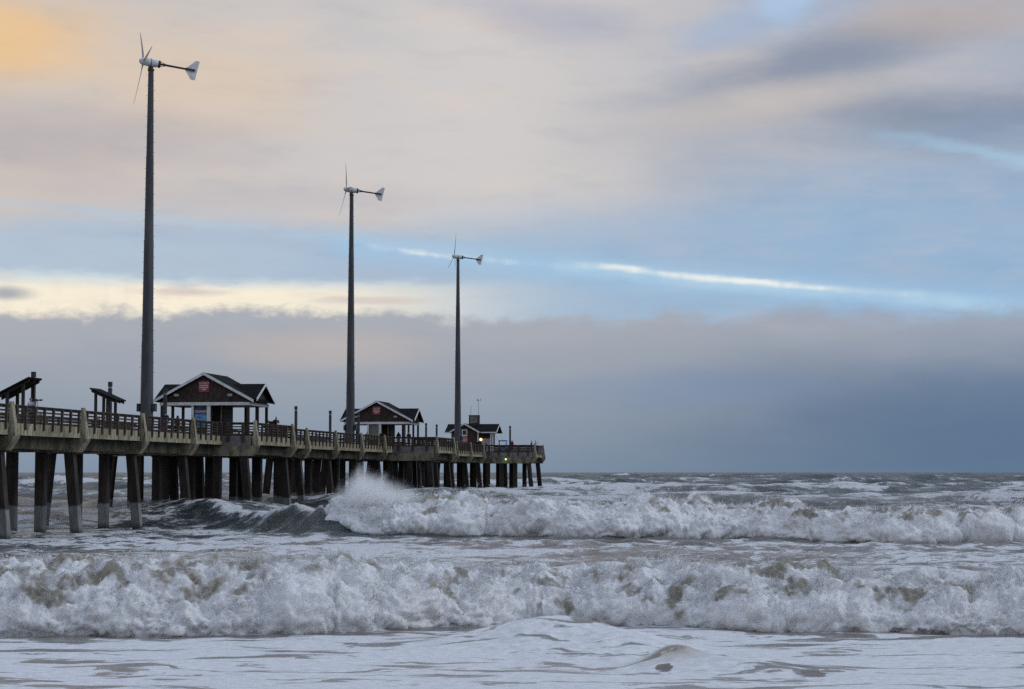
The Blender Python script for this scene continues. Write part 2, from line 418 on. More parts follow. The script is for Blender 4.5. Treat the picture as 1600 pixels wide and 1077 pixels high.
SH = [(-34, 158.0), (-26, 151.0), (-20, 141.0), (-15, 131.0), (-11, 126.0), (-6, 125.0)]     # crest line of the unbroken shoulder
def sea_height(x, y, want_swell=False):
    base = interp(y, [(0, 0), (60, 0.02), (120, 0.0), (150, 0.45), (215, 0.85), (300, 1.25), (420, 1.5), (800, 1.55), (9000, 1.5)])
    off = sstep(y, 118, 175)
    z = base.copy(); sw = 0 * x
    # swell arriving at the beach
    for wl, am, an, ph in ((46, .55, 2, .4), (31, .55, -9, 2.1), (21, .42, 12, 4.4), (14.5, .30, -20, 1.0), (9.5, .20, 24, 5.0)):
        kx, ky = math.sin(R(an)), math.cos(R(an))
        q = (x * kx + y * ky) * 2 * math.pi / wl + ph + 1.6 * fbm(x / 55 + ph, y / 55, 0.3, 2)
        s_ = (np.sin(q) * 0.5 + 0.5) ** 1.7 * 2 - 0.9
        mod = 0.55 + 0.9 * np.clip(fbm(x / 40 - ph, y / 60, 1.7, 2) + 0.35, 0, 1)
        sw = sw + am * s_ * mod * (off + 0.04) * (1 - 0.75 * sstep(y, 1200, 4000))
    z = z + sw
    z += 0.45 * fbm(x / 5.0, y / 3.6, 4.0, 4) * off
    near = sstep(y, 30, 60)
    z += (0.05 + 0.05 * near) * fbm(x / 3.2, y / 1.7, 2.0, 3) * (1 - off)
    z += 0.075 * fbm(x / 6.0, y / 2.2, 7.0, 3)
    # water between the two breakers
    mid = sstep(y, 54, 62) * (1 - sstep(y, 112, 124))
    z += mid * (0.40 * fbm(x / 8.0, y / 3.2, 9.0, 4) + 0.24 * fbm(x / 2.6, y / 1.3, 3.0, 3))
    # broken chop around the pier and behind the outer breaker
    ch = sstep(y, 92, 108) * (1 - sstep(y, 170, 200))
    z += ch * (0.26 * fbm(x / 3.6, y / 2.4, 12.0, 4) + 0.14 * np.abs(fbm(x / 1.5, y / 1.2, 14.0, 3)))
    z += 1.15 * np.exp(-np.abs((x - 27) / 13) ** 2.5) * np.where(y < 143, np.exp(-((y - 143) / 4.0) ** 2), np.exp(-((y - 143) / 8.0) ** 2)) * (1 + 0.35 * fbm(x / 4, y / 4, 3.1, 3))
    # heaped water behind the breakers
    y1 = interp(x, B1); h1 = interp(x, H1); d = y - y1
    z += np.where(d > 0, 0.42 * h1 * sstep(d, 0.2, 1.4) * np.exp(-np.maximum(d - 1.4, 0) / 3.5), 0)
    y2 = interp(x, B2); h2 = interp(x, H2); d2 = y - y2
    l2 = sstep(x, -12.5, -9)
    z += l2 * np.where(d2 > 0, 0.55 * h2 * sstep(d2, 0.2, 2.5) * np.exp(-np.maximum(d2 - 2.5, 0) / 6.0), 0)
    # the unbroken shoulder of the second wave, steep towards the beach
    ys = interp(x, SH); ds = y - ys
    hs = interp(x, [(-40, .0), (-33, .5), (-26, .85), (-19, 1.3), (-14, 1.8), (-12.6, 1.95), (-11.6, 1.1), (-10.6, .35), (-9, 0)])
    hs = hs * (1 + 0.42 * fbm(x / 3.2, y / 7.0, 2.2, 3))
    prof = np.where(ds < 0, np.exp(-(np.abs(ds) / 2.6) ** 1.5), np.exp(-np.abs(ds) / 9.0))
    z += hs * prof
    z += hs * 0.30 * fbm(x / 2.0, y / 2.2, 5.5, 4) * np.exp(-(ds / 5.0) ** 2)
    # standing humps in the backwash near the shore
    for cx, cy, sx, sy, h in ((1.05, 46.3, 1.5, 1.1, .58), (-0.6, 45.6, 1.6, 1.0, .26), (2.6, 45.4, 1.4, 1.0, .30), (3.45, 41.2, .75, .75, .36),
                              (4.5, 40.6, 1.3, .8, .26), (6.0, 39.9, 1.5, .8, .14), (2.0, 42.9, 1.6, .5, .10), (9.5, 43, 2.5, 1.0, .08), (-7, 41, 3.5, 1.0, .06)):
        q = ((x - cx) / sx) ** 2 + ((y - cy + 0.18 * np.sin(x * 1.9 + cx)) / sy) ** 2
        z += h * np.exp(-q)
    wr = 1 - np.abs(fbm(x / 1.5 + 0.4 * np.sin(y), y / .55, 8.8, 3)) * 2.6
    z += 0.075 * np.maximum(wr, 0) ** 2 * np.exp(-((x - 1.6) / 2.6) ** 2 - ((y - 43.8) / 1.7) ** 2)
    return (z, sw) if want_swell else z
def sea_foam(x, y, sw):
    """bias for the foam threshold, 0 clear to 1 covered"""
    f = interp(y, [(0, .9), (36, .66), (44, .685), (50, .66), (56, .90), (64, .80), (72, .68), (86, .54), (100, .53), (113, .62), (122, .56), (134, .60), (150, .50), (175, .34), (210, .30), (260, .34), (330, .38), (430, .32), (600, .20), (1200, .14), (9000, .12)])
    big = fbm(x / 26.0 + 3.0, y / 22.0, 0.5, 3)
    f = f + 0.40 * big * sstep(y, 55, 75)
    f = f + 0.38 * fbm(x / 6.0 - 4.0, y / 3.0, 3.5, 4) * sstep(y, 55, 70) * (1 - sstep(y, 120, 200))
    f = f + 0.26 * np.clip((sw - 0.15) / 1.1, -0.9, 0.8) * sstep(y, 125, 180)
    # churned water among the piles
    f = f + 0.16 * np.exp(-((x + 34) / 13) ** 2 - ((y - 150) / 22) ** 2) + 0.12 * np.exp(-((x + 24) / 10) ** 2 - ((y - 118) / 10) ** 2)
    # wide spent whitewater out on the right, darker water towards the pier head
    f = f + 0.20 * np.exp(-((x - 34) / 42) ** 2 - ((y - 255) / 60) ** 2) + 0.12 * np.exp(-((x - 8) / 22) ** 2 - ((y - 300) / 40) ** 2)
    f = f - 0.50 * np.exp(-((x - 28) / 15) ** 2 - ((y - 140) / 7) ** 2)
    f = f + 0.55 * fbm(x / 2.6, y / 2.0, 15.0, 4) * sstep(y, 92, 106) * (1 - sstep(y, 165, 200))
    f = f - 0.10 * (1 - sstep(x, -22, -12)) * np.exp(-((y - 116) / 12) ** 2)
    # dark clean face of the shoulder
    ys = interp(x, SH); ds = y - ys
    on = sstep(x, -30, -20) * (1 - sstep(x, -9.5, -7))
    vein = 0.55 * fbm(x / 2.4, y / 3.5, 6.1, 4)
    f = f - (0.20 + 0.28 * sstep(x, -19, -14) - vein * (1 - 0.6 * sstep(x, -17, -13))) * on * np.exp(-((ds + 2.6) / 2.7) ** 2)
    f = f + 0.40 * on * np.exp(-((ds - 0.8) / 1.2) ** 2)
    # thin dark toe in front of each breaker
    d2 = y - interp(x, B2)
    f = f - 0.30 * sstep(x, -13, -9) * np.exp(-((d2 + 1.8) / 2.2) ** 2)
    d1 = y - interp(x, B1)
    f = f - 0.22 * np.exp(-((d1 + 0.6) / 0.6) ** 2)
    for cx, cy, rx, ry in ((6.1, 39.2, .20, .26), (3.15, 40.1, .15, .2)):
        xx, yy = x + 0.16 * fbm(x / .25, y / .25, cx, 3), y + 0.30 * fbm(x / .3, y / .3, cx + 4, 3)
        f = f - 1.3 * np.exp(-(((xx - cx) / rx) ** 2 + ((yy - cy) / ry) ** 2) ** 2)
    # slick grey run beside the hump
    f = f - 0.55 * np.exp(-((x - 0.05 + (y - 48.0) * -0.35) / 1.5) ** 2 - ((y - 48.3) / 1.1) ** 2)
    return np.clip(f, 0, 1)
def sea_sand(x, y):
    s = interp(y, [(0, 1), (52, .95), (60, .75), (75, .95), (108, .75), (122, .22), (150, .08), (220, .05), (320, .0), (9000, 0)])
    s = s + 0.35 * np.exp(-((x + 0) / 12) ** 2 - ((y - 92) / 12) ** 2) + 0.3 * np.exp(-((x - 38) / 14) ** 2 - ((y - 170) / 25) ** 2)
    ys = interp(x, SH); ds = y - ys
    s = s - 0.6 * sstep(x, -32, -20) * (1 - sstep(x, -9.5, -6)) * np.exp(-((ds + 1.5) / 4.0) ** 2)
    s = s - 0.55 * (1 - sstep(x, -20, -8)) * sstep(y, 88, 104)
    return np.clip(s * (1 + 0.6 * fbm(x / 14, y / 9, 6.6, 3)), 0, 1)

def sea_tan(x, y):
    '''sand stirred up into the foam on the humps; light through the shoulder lip painted in'''
    q = np.exp(-((x - 3.45) / .62) ** 2 - ((y - 41.0) / .5) ** 2) + 0.7 * np.exp(-((x - 4.9) / 1.1) ** 2 - ((y - 40.9 - (x - 4.9) * -.25) / .30) ** 2) + .4 * np.exp(-((x - 14.6) / .6) ** 2 - ((y - 47.6) / .3) ** 2)
    ds = y - interp(x, SH)
    q = q + 0.9 * sstep(x, -17, -13.5) * (1 - sstep(x, -11.5, -10)) * np.exp(-((ds + .3) / .9) ** 2)  # yellowish tint painted for light coming through the thin lip
    return np.clip(q * (0.9 + 0.5 * fbm(x / .7, y / .5, 2.0, 3)), 0, 1)
def grid_mesh(name, V, nr, nc, material, attrs=None, flip=False):
    me = bpy.data.meshes.new(name)
    me.vertices.add(nr * nc); me.vertices.foreach_set('co', V.reshape(-1).astype(np.float32))
    i = np.arange(nr - 1)[:, None] * nc + np.arange(nc - 1)[None, :]
    q = np.stack([i, i + 1, i + nc + 1, i + nc], -1).reshape(-1, 4)
    if flip: q = q[:, ::-1]
    nq = len(q)
    me.loops.add(nq * 4); me.loops.foreach_set('vertex_index', q.reshape(-1).astype(np.int32))
    me.polygons.add(nq); me.polygons.foreach_set('loop_start', (np.arange(nq) * 4).astype(np.int32))
    me.polygons.foreach_set('use_smooth', np.ones(nq, bool))
    me.update(calc_edges=True)
    for k_, a in (attrs or {}).items():
        at = me.attributes.new(k_, 'FLOAT', 'POINT'); at.data.foreach_set('value', a.reshape(-1).astype(np.float32))
    me.materials.append(MATS[material])
    return me

def m_sea(k, out):
    p = pos(k); x, y, z = k.xyz(p)
    foam = k.node('ShaderNodeAttribute', attribute_name='foam').outputs['Fac']
    sand = k.node('ShaderNodeAttribute', attribute_name='sand').outputs['Fac']
    # near: long lenses drawn out along the shore; far: coarser
    near = k.sm(y, 60, 46)
    far = k.sm(y, 130, 230)
    wv = k.sub(k.noise(k.smul(p, (.25, .5, 0)), 1.0, 3), 0.5)
    pw = k.vec(x, k.add(y, k.mul(wv, 3.0)), 0.0)
    na = k.noise(k.smul(pw, (.34, 1.25, 0)), 1.0, 7, 0.62, 0.35)
    nb = k.noise(k.smul(pw, (.55, 1.1, 0)), 1.3, 9, 0.70, 0.5)
    nc = k.noise(k.smul(pw, (.22, .26, 0)), 1.0, 9, 0.74, 0.4)
    n = k.add(k.mul(na, near), k.mul(nb, k.sub(1.0, near)))
    n = k.add(k.mul(n, k.sub(1.0, far)), k.mul(nc, far))
    fine = k.noise(k.smul(p, (2.2, 4.0, 2)), 1.6, 6, 0.7)
    t = k.add(n, k.mul(k.sub(fine, 0.5), k.sm(y, 50, 62, 0.06, 0.28)))
    thr = k.m('MULTIPLY_ADD', foam, -0.62, 0.86)
    soft = k.sm(y, 44, 66, 0.022, 0.055)
    f = k.sm(t, k.sub(thr, soft), k.add(thr, soft))
    lace = k.mul(k.sm(t, k.sub(thr, 0.16), thr), 0.22)
    f = k.m('MAXIMUM', f, lace)
    deep = C(.011, .027, .031); silt = C(.185, .156, .138)
    wc = k.mix(sand, deep, silt)
    wc = k.mix(k.mul(near, 0.8), wc, k.mix(na, C(.075, .062, .052), C(.17, .14, .115)))
    wc = k.mix(k.mul(k.sm(nc, 0.45, 0.7), 0.35), wc, C(.045, .05, .046))
    fc = k.mix(k.sm(fine, 0.35, 0.7), C(.61, .63, .65), C(.79, .81, .83))
    fc = k.mix(k.mul(k.node('ShaderNodeAttribute', attribute_name='tan').outputs['Fac'], 0.75), fc, C(.33, .275, .19))
    col = k.mix(f, wc, fc)
    rough = k.add(k.sm(y, 60, 400, 0.16, 0.34), k.mul(f, 0.5))
    # ripples and chop as relief
    r1 = k.noise(k.smul(p, (1.0, 1.9, 1)), 1.9, 5, 0.65)
    r2 = k.noise(k.smul(p, (.30, .55, .3)), 1.0, 8, 0.70)
    bh = k.add(k.mul(r1, k.sm(y, 46, 70, 0.10, 0.22)), k.mul(r2, k.sm(y, 70, 160, 0.1, 1.25)))
    b = k.node('ShaderNodeBump'); b.inputs['Strength'].default_value = 0.85; b.inputs['Distance'].default_value = 1.0
    k.put(b.inputs['Height'], bh)
    pr = k.node('ShaderNodeBsdfPrincipled')
    k.put(pr.inputs['Base Color'], col); k.put(pr.inputs['Roughness'], rough)
    k.put(pr.inputs['Specular IOR Level'], k.m('MULTIPLY_ADD', f, -0.22, 0.32))
    k.t.links.new(b.outputs[0], pr.inputs['Normal'])
    k.t.links.new(pr.outputs[0], out.inputs[0])
mat('sea_water', m_sea)
def m_foam(k, out):
    """aerated white water with sandy, greenish water and painted hollow shade between the clots"""
    p = pos(k)
    tint = k.node('ShaderNodeAttribute', attribute_name='murk_shade').outputs['Fac']
    n1 = k.noise(p, 1.5, 7, 0.66, 0.6); n2 = k.noise(k.smul(p, (1, 1, .6)), 5.5, 5, 0.7); n3 = k.noise(p, 17, 4, 0.65)
    t = k.add(k.add(k.mul(n1, 0.58), k.mul(n2, 0.30)), k.mul(n3, 0.12))
    f = k.sm(k.add(tint, k.mul(k.sub(t, 0.5), 1.5)), 0.12, 1.0)
    white = k.mix(k.sm(n3, 0.3, 0.7), C(.70, .71, .725), C(.84, .85, .86))
    murk_shade = k.mix(k.sm(n2, 0.35, 0.65), C(.12, .102, .064), C(.29, .26, .19))
    col = k.mix(k.mul(f, 0.85), white, murk_shade)
    pr = princ(k, out, col, 0.9, 0.12, 0, k.add(n3, k.mul(n2, 1.2)), 0.7, 0.05)
    pr.inputs['Subsurface Weight'].default_value = 0.0
mat('white_water', m_foam)
def m_spray(k, out):
    d = k.node('ShaderNodeBsdfDiffuse'); d.inputs[0].default_value = C(.82, .83, .84)
    t = k.node('ShaderNodeBsdfTranslucent'); t.inputs[0].default_value = C(.82, .83, .84)
    m1 = k.node('ShaderNodeMixShader'); m1.inputs[0].default_value = 0.4
    k.t.links.new(d.outputs[0], m1.inputs[1]); k.t.links.new(t.outputs[0], m1.inputs[2])
    k.t.links.new(m1.outputs[0], out.inputs[0])
mat('spray_water', m_spray)
def m_beach(k, out):
    p = pos(k); n = k.noise(p, 0.7, 6, 0.6); n2 = k.noise(p, 14, 4, 0.6)
    princ(k, out, k.mix(k.sm(n, .35, .65), C(.16, .125, .095), C(.24, .195, .15)), 0.6, 0.3, 0, n2, 0.2)
mat('wet_sand', m_beach)

# beach and sea bed, one sheet to the horizon
ys_ = np.concatenate([np.linspace(-400, 0, 30), np.linspace(4, 140, 70), np.geomspace(150, 9000, 40)])
xs_ = np.concatenate([-np.geomspace(9000, 120, 20), np.linspace(-110, 110, 90), np.geomspace(120, 9000, 20)])
YY, XX = np.meshgrid(ys_, xs_, indexing='ij')
ZZ = interp(YY, [(-400, 9), (-40, 4.2), (-5, 2.5), (3, 2.35), (30, .12), (34, -.25), (60, -1.0), (130, -3.2), (400, -8), (9000, -40)])
ZZ = ZZ + 0.05 * fbm(XX / 6, YY / 6, 1.0, 3) * (YY < 60)
me = grid_mesh('beach', np.stack([XX, YY, ZZ], -1), len(ys_), len(xs_), 'wet_sand')
beach = link('beach', me); beach['kind'] = 'structure'; beach['label'] = 'wet sand beach and sea bed under the surf'; beach['category'] = 'beach'

NR, NC = 800, 720
t_ = np.linspace(0, 1, NR)
r_near = 1.0 / (1.0 / 29.0 + (1.0 / 330.0 - 1.0 / 29.0) * np.linspace(0, 1, 540))
r_log = np.geomspace(29.0, 330.0, 540)
rr = np.concatenate([0.45 * r_near + 0.55 * r_log, np.geomspace(331.5, 9000, NR - 540)])
az = np.radians(np.linspace(-34, 34, NC))
RR, AZ = np.meshgrid(rr, az, indexing='ij')
SX = RR * np.tan(AZ); SY = RR
SZ, SW = sea_height(SX, SY, True)
me = grid_mesh('sea', np.stack([SX, SY, SZ], -1), NR, NC, 'sea_water', {'foam': sea_foam(SX, SY, SW), 'sand': sea_sand(SX, SY), 'tan': sea_tan(SX, SY)})
sea = link('sea', me); sea['kind'] = 'structure'; sea['label'] = 'grey storm sea streaked with foam'; sea['category'] = 'sea'

# ------------------------------------------------------------------ breakers
def breaker(name, x0, x1, nx, nv, BL, HL, prof, front, amp, seed, label, end_l=None, end_r=None):
    pr = np.array(prof, float)
    tt = np.concatenate([[0], np.cumsum(np.hypot(np.diff(pr[:, 0]), np.diff(pr[:, 1])))]); tt /= tt[-1]
    v = np.linspace(0, 1, nv); fs = front
    v = np.where(v < 0.75, v / 0.75 * fs, fs + (v - 0.75) / 0.25 * (1 - fs))
    py = np.interp(v, tt, pr[:, 0]); pz = np.interp(v, tt, pr[:, 1])
    ker = np.ones(7) / 7.0
    py[3:-3] = np.convolve(py, ker, 'valid'); pz[3:-3] = np.convolve(pz, ker, 'valid')
    x = np.linspace(x0, x1, nx)
    sm5 = lambda L_: sum(interp(x + q_ * 0.55 * amp, L_) for q_ in (-2, -1, 0, 1, 2)) / 5.0
    toe = sm5(BL) + 0.55 * amp * fbm(x / (2.6 * amp) + seed, 0 * x, 1.0, 2) * 2
    h = sm5(HL) * (1 + 0.16 * fbm(x / 3.0 + seed * 2, 0 * x, 4.0, 3))
    env = np.ones(nx)
    if end_l: env *= sstep(x, end_l[0], end_l[1])
    if end_r: env *= 1 - sstep(x, end_r[0], end_r[1])
    X_ = np.repeat(x[None, :], nv, 0)
    hs = h * env
    sc = (0.75 + 0.25 * h / h.mean())
    Y_ = toe[None, :] + py[:, None] * sc[None, :]
    Z_ = pz[:, None] * hs[None, :] - (1 - env[None, :]) * 0.6
    P = np.stack([X_, Y_, Z_], -1)
    du = np.gradient(P, axis=1); dv = np.gradient(P, axis=0)
    Nn = np.cross(du, dv); Nn /= np.linalg.norm(Nn, axis=-1)[..., None] + 1e-9
    if Nn[nv // 3, nx // 2, 1] > 0: Nn = -Nn
    wgt = sstep(v, 0.0, 0.05) * (1 - sstep(v, fs + 0.05, 1.0) * 0.85)
    wgt = wgt[:, None] * env[None, :]
    s = amp
    sx, sy, sz = X_ / s, Y_ / s, Z_ / s
    wx = 0.30 * fbm(sx * 1.1, sy * 1.1, sz * 1.1 + seed, 2)
    d = 0.34 * np.abs(perlin(sx / 1.5 + wx, sy / 1.5 + seed, sz / 1.2)) - 0.05
    d = d + 0.42 * perlin(sx / 2.6, sy / 2.6, sz / 1.9 + seed)
    d = d + 0.30 * np.abs(perlin(sx / .66 + wx * 2, sy / .66, sz / .62 + seed))
    d = d + 0.14 * np.abs(perlin(sx / .27, sy / .27 + wx * 3, sz / .27))
    d = d + 0.055 * perlin(sx / .12, sy / .12, sz / .12)
    d = d + 0.030 * perlin(sx / .055, sy / .055, sz / .055)
    P2 = P + Nn * (d * wgt * s)[..., None]
    ragged = np.maximum(0, perlin(sx / 1.7, sy / 2.0, seed + 5)) * 0.7 + np.maximum(0, perlin(sx / .35, sy / .5, seed)) ** 1.3 * 0.5 + np.maximum(0, perlin(sx / .12, sy / .2, seed + 2)) * 0.22
    crest = np.exp(-((v - fs * 0.86) / 0.10) ** 2)
    P2[..., 2] += ragged * crest[:, None] * s * 0.55 * env[None, :]
    m0 = fbm(X_ / (.95 * s), Z_ / (.62 * s) + seed, Y_ / (1.0 * s), 4, 0.6) + 0.40 * fbm(X_ / (4.2 * s) + seed, Z_ / (1.8 * s), 0.3, 2)
    m0 = m0 + 0.10 * (np.exp(-((v - fs * 0.68) / 0.15) ** 2))[:, None] - 0.45 * np.exp(-((v - 0.02) / 0.09) ** 2)[:, None] - 0.25 * np.exp(-((v - fs * 0.97) / 0.04) ** 2)[:, None]
    m0 = m0 + 0.22 * fbm(X_ / (.26 * s), Z_ / (.20 * s), Y_ / (.3 * s) + seed, 3, 0.6)
    murk_shade = sstep(m0, -0.07, 0.38)  # sandy water and the small shadows of hollows, put into the colour
    me = grid_mesh(name, P2, nv, nx, 'white_water', {'murk_shade': np.clip(murk_shade, -1, 1)})
    o = link(name, me); tag(o, label, 'breaking wave'); o['kind'] = 'stuff'
    return o, P2, Nn, v, fs, env * 1.0, murk_shade

PROF1 = [(0.25, -.22), (0.0, .02), (-.10, .16), (.0, .34), (.26, .55), (.58, .74), (.95, .90), (1.45, 1.0), (2.1, .96), (3.0, .74), (4.2, .42), (6.0, .10), (7.5, -.25)]
o1, P1, N1, v1, f1, e1, k1 = breaker('foaming_breaker', -27, 27, 1250, 160, B1, H1, PROF1, 0.42, 1.0, 3.0, 'wide churning white breaker rolling over the foam sheet nearest the beach')
PROF2 = [(0.4, -.2), (0.0, .0), (-.2, .15), (-.05, .36), (.3, .58), (.8, .78), (1.5, .94), (2.4, 1.0), (3.6, .92), (5.2, .70), (7.5, .40), (10, .12), (12, -.2)]
o2, P2_, N2, v2, f2, e2, k2 = breaker('foaming_breaker', -14, 62, 1050, 120, B2, H2, PROF2, 0.42, 1.5, 9.0, 'curling white breaker further out beside the pier piles', end_l=(-13.2, -11.7))

def flakes(name, pts, dirs, ln, wd, material, label=None, parent=None):
    """small stretched four-faced droplets"""
    n = len(pts)
    d = dirs / (np.linalg.norm(dirs, axis=1)[:, None] + 1e-9)
    a = np.cross(d, rng.normal(size=(n, 3))); a /= np.linalg.norm(a, axis=1)[:, None] + 1e-9
    b = np.cross(d, a)
    base = pts
    V = np.stack([base + a * wd[:, None], base - 0.5 * a * wd[:, None] + 0.87 * b * wd[:, None], base - 0.5 * a * wd[:, None] - 0.87 * b * wd[:, None], base + d * ln[:, None]], 1).reshape(-1, 3)
    i = np.arange(n)[:, None] * 4
    T = np.concatenate([i + np.array([[0, 1, 3]]), i + np.array([[1, 2, 3]]), i + np.array([[2, 0, 3]])], 1).reshape(-1, 3)
    me = bpy.data.meshes.new(name)
    me.vertices.add(len(V)); me.vertices.foreach_set('co', V.reshape(-1).astype(np.float32))
    me.loops.add(len(T) * 3); me.loops.foreach_set('vertex_index', T.reshape(-1).astype(np.int32))
    me.polygons.add(len(T)); me.polygons.foreach_set('loop_start', (np.arange(len(T)) * 3).astype(np.int32))
    me.update(calc_edges=True); me.materials.append(MATS[material])
    o = link(name, me, parent); o['kind'] = 'stuff'
    if label: tag(o, label, 'spray')
    return o
def spray(P, N, v, fs, env, n, size, parent, murk_shade):
    nv, nx = P.shape[:2]
    clump = np.clip(0.35 + 1.9 * perlin(P[..., 0] / (0.55 * size), P[..., 1] / (0.55 * size), P[..., 2] / (0.55 * size)), 0.02, 1.3)
    p = (np.exp(-((v - fs * 0.62) / (fs * 0.42)) ** 2)[:, None] + 0.9 * np.exp(-((v - fs * 0.9) / 0.06) ** 2)[:, None]) * (env[None, :] ** 2) * clump * (1 - 0.85 * murk_shade)
    p = p.reshape(-1) / p.sum()
    idx = rng.choice(nv * nx, n, p=p)
    q = P.reshape(-1, 3)[idx] + rng.normal(size=(n, 3)) * 0.02 * size
    nn = N.reshape(-1, 3)[idx]
    c3 = 0.55 * size
    fld = np.stack([perlin(q[:, 0] / c3, q[:, 1] / c3 + 7, q[:, 2] / c3), 0.6 * perlin(q[:, 0] / c3 + 31, q[:, 1] / c3, q[:, 2] / c3), perlin(q[:, 0] / c3, q[:, 1] / c3, q[:, 2] / c3 + 53)], -1)
    d = nn * 0.8 + np.array([[0, -0.15, 0.35]]) + fld * 2.0 + rng.normal(size=(n, 3)) * 0.28
    ln = rng.lognormal(-2.72, 0.5, n) * size; wd = ln * rng.uniform(0.03, 0.075, n)
    return flakes('spray', q - d * 0.01, d, ln, wd, 'spray_water', None, parent)
spray(P1, N1, v1, f1, e1, 190000, 1.0, o1, k1)
spray(P2_, N2, v2, f2, e2, 85000, 1.7, o2, k2)
def droplets(P, v, fs, env, n, size, up, parent):
    j = int(np.argmin(np.abs(v - fs * 0.86))); crest = P[j]
    clump = np.clip(perlin(crest[:, 0] / (1.2 * size), 0.5, 0.0) + 0.15, 0.02, 1) ** 1.5 * env ** 3
    idx = rng.choice(len(crest), n, p=clump / clump.sum())
    q = crest[idx] + rng.normal(size=(n, 3)) * np.array([[.25, .35, .08]]) * size
    q[:, 2] += rng.exponential(up, n) * (0.4 + clump[idx])
    ln = rng.lognormal(-3.9, 0.5, n) * size
    return flakes('droplets', q, rng.normal(size=(n, 3)) + np.array([[0, 0, .6]]), ln * 1.6, ln * 0.5, 'spray_water', None, parent)
droplets(P1, v1, f1, e1, 9000, 1.0, .16, o1)
droplets(P2_, v2, f2, e2, 9000, 1.9, .28, o2)
# the plume thrown up where the second wave is curling over: a body of mist with coarser drops in it
def m_mist(k, out):
    p = pos(k); x, y, z = k.xyz(p)
    top = k.m('SUBTRACT', 4.75, k.mul(k.m('ABSOLUTE', k.add(x, 10.1)), k.sm(x, -10.3, -9.9, 1.3, 0.42)))
    n = k.noise(k.smul(p, (1.0, 1.0, .8)), 1.1, 5, 0.62, 0.4)
    hgt = k.sub(top, z)
    d = k.sm(k.add(hgt, k.mul(k.sub(n, 0.5), 3.2)), 0.1, 2.4)
    d = k.mul(d, k.sm(z, 1.7, 2.6))
    side = k.mul(k.sm(y, 123.9, 125.2), k.sm(y, 129.6, 127.6))
    ends = k.mul(k.sm(x, -13.0, -11.6), k.sm(x, -1.5, -5.0))
    v = k.node('ShaderNodeVolumePrincipled')
    v.inputs['Color'].default_value = C(.985, .988, .99); v.inputs['Anisotropy'].default_value = 0.0
    k.put(v.inputs['Density'], k.mul(k.mul(d, side), k.mul(ends, 1.3)))
    k.t.links.new(v.outputs[0], out.inputs['Volume'])
mat('mist', m_mist)
ml = [(-13.2, 1.0), (-1.2, 1.0), (-1.2, 2.3), (-5.0, 4.4), (-8.5, 5.6), (-10.2, 5.6), (-12.0, 4.0), (-13.2, 2.2)]
mo = MB().prism([(a, 123.8, b) for a, b in ml], (0, 6.0, 0)).build('wave_spray', 'mist')
mo['kind'] = 'stuff'; tag(mo, 'misty plume of spray thrown up where the outer breaker curls beside the piles', 'spray')
n = 9000
px_ = -11.8 + 8.5 * rng.beta(1.3, 2.4, n) + rng.normal(size=n) * 0.4
topz = interp(px_, [(-14, .3), (-12, 1.6), (-10.6, 2.6), (-8.8, 2.7), (-6.6, 1.5), (-4.5, .8), (-2, .3)])
pz_ = 1.7 + topz * rng.beta(1.0, 2.6, n)
py_ = 126.4 + rng.normal(size=n) * 0.9
cl = perlin(px_ / .7, pz_ / .7, py_ / .7) + 0.5 * perlin(px_ / .3, pz_ / .3, py_ / .3)
keep = cl > -0.02 + 0.2 * (pz_ - 2.0) * rng.random(n)
pp = np.stack([px_, py_, pz_], -1)[keep]; m_ = len(pp)
ln = rng.lognormal(-4.0, 0.4, m_)
flakes('drops', pp, rng.normal(size=(m_, 3)) + np.array([[.4, 0, .4]]), ln * 1.4, ln * 0.5, 'spray_water', None, mo)

# ------------------------------------------------------------------ the pier: local x = t (towards the open south side), local y = s (out to sea)
K = 0.149; PA = math.atan(K); KS = math.sqrt(1 + K * K)
def S(D): return D * KS
DECK = 7.2
PIER_M = Matrix.Translation((-47.7, 0, 0)) @ Matrix.Rotation(-PA, 4, 'Z')
def W(t, D, z=DECK, ds=0.0): return PIER_M @ Vector((t, S(D) + ds, z))
def at_pier(o, t, D, z=DECK, rot=0.0):
    o.location = W(t, D, z); o.rotation_euler = (0, 0, -PA + rot); return o
pier = bpy.data.objects.new('pier', None); COL.objects.link(pier)
pier.location = (-47.7, 0, 0); pier.rotation_euler = (0, 0, -PA)
tag(pier, 'long concrete fishing pier on raked piles with brown timber railings', 'pier')
WID = 7.3
# widened lookouts: (D start, D end, extra width each side)
WIDE = [(158.8, 171.0, 2.6), (225.6, 237.2, 5.05), (292.2, 302.4, 7.4)]
NARROW = [92.7, 104.3, 115.9, 127.5, 139.1, 150.7, 178.2, 185.5, 197.1, 208.7, 220.3, 243.5, 255.1, 266.7, 278.3, 289.6]
cache = {}
def shared(key, fn):
    if key not in cache: cache[key] = fn()
    return cache[key]
def part(name, me, parent, loc=(0, 0, 0), rz=0.0):
    o = link(name, me, parent, loc); o.rotation_euler = (0, 0, rz); return o

# deck slabs, girders, fascia panels
def slab(D0, D1, ex, first=True):
    s0, s1 = S(D0), S(D1); L = s1 - s0
    a, b = -WID - ex, ex
    part('deck_slab', MB().box(a + .02, b - .02, 0.01, L - .01, 6.75, DECK).mesh('deck_slab', 'deck'), pier, (0, s0, 0))
    for t in (a + .75, (a + b) / 2, b - .75):
        part('girder', shared(('girder', round(L, 2)), lambda: MB().box(-.28, .28, .02, L - .02, 5.52, 6.745).mesh('girder', 'stained_shaded_concrete')), pier, (t, s0, 0))
segs = []
brk = sorted(NARROW + [d for q in WIDE for d in q[:2]])
for D0, D1 in zip(brk[:-1], brk[1:]):
    ex = 0.0
    for a, b, e in WIDE:
        if D0 >= a - .1 and D1 <= b + .1: ex = e
    slab(D0, D1, ex); segs.append((D0, D1, ex))

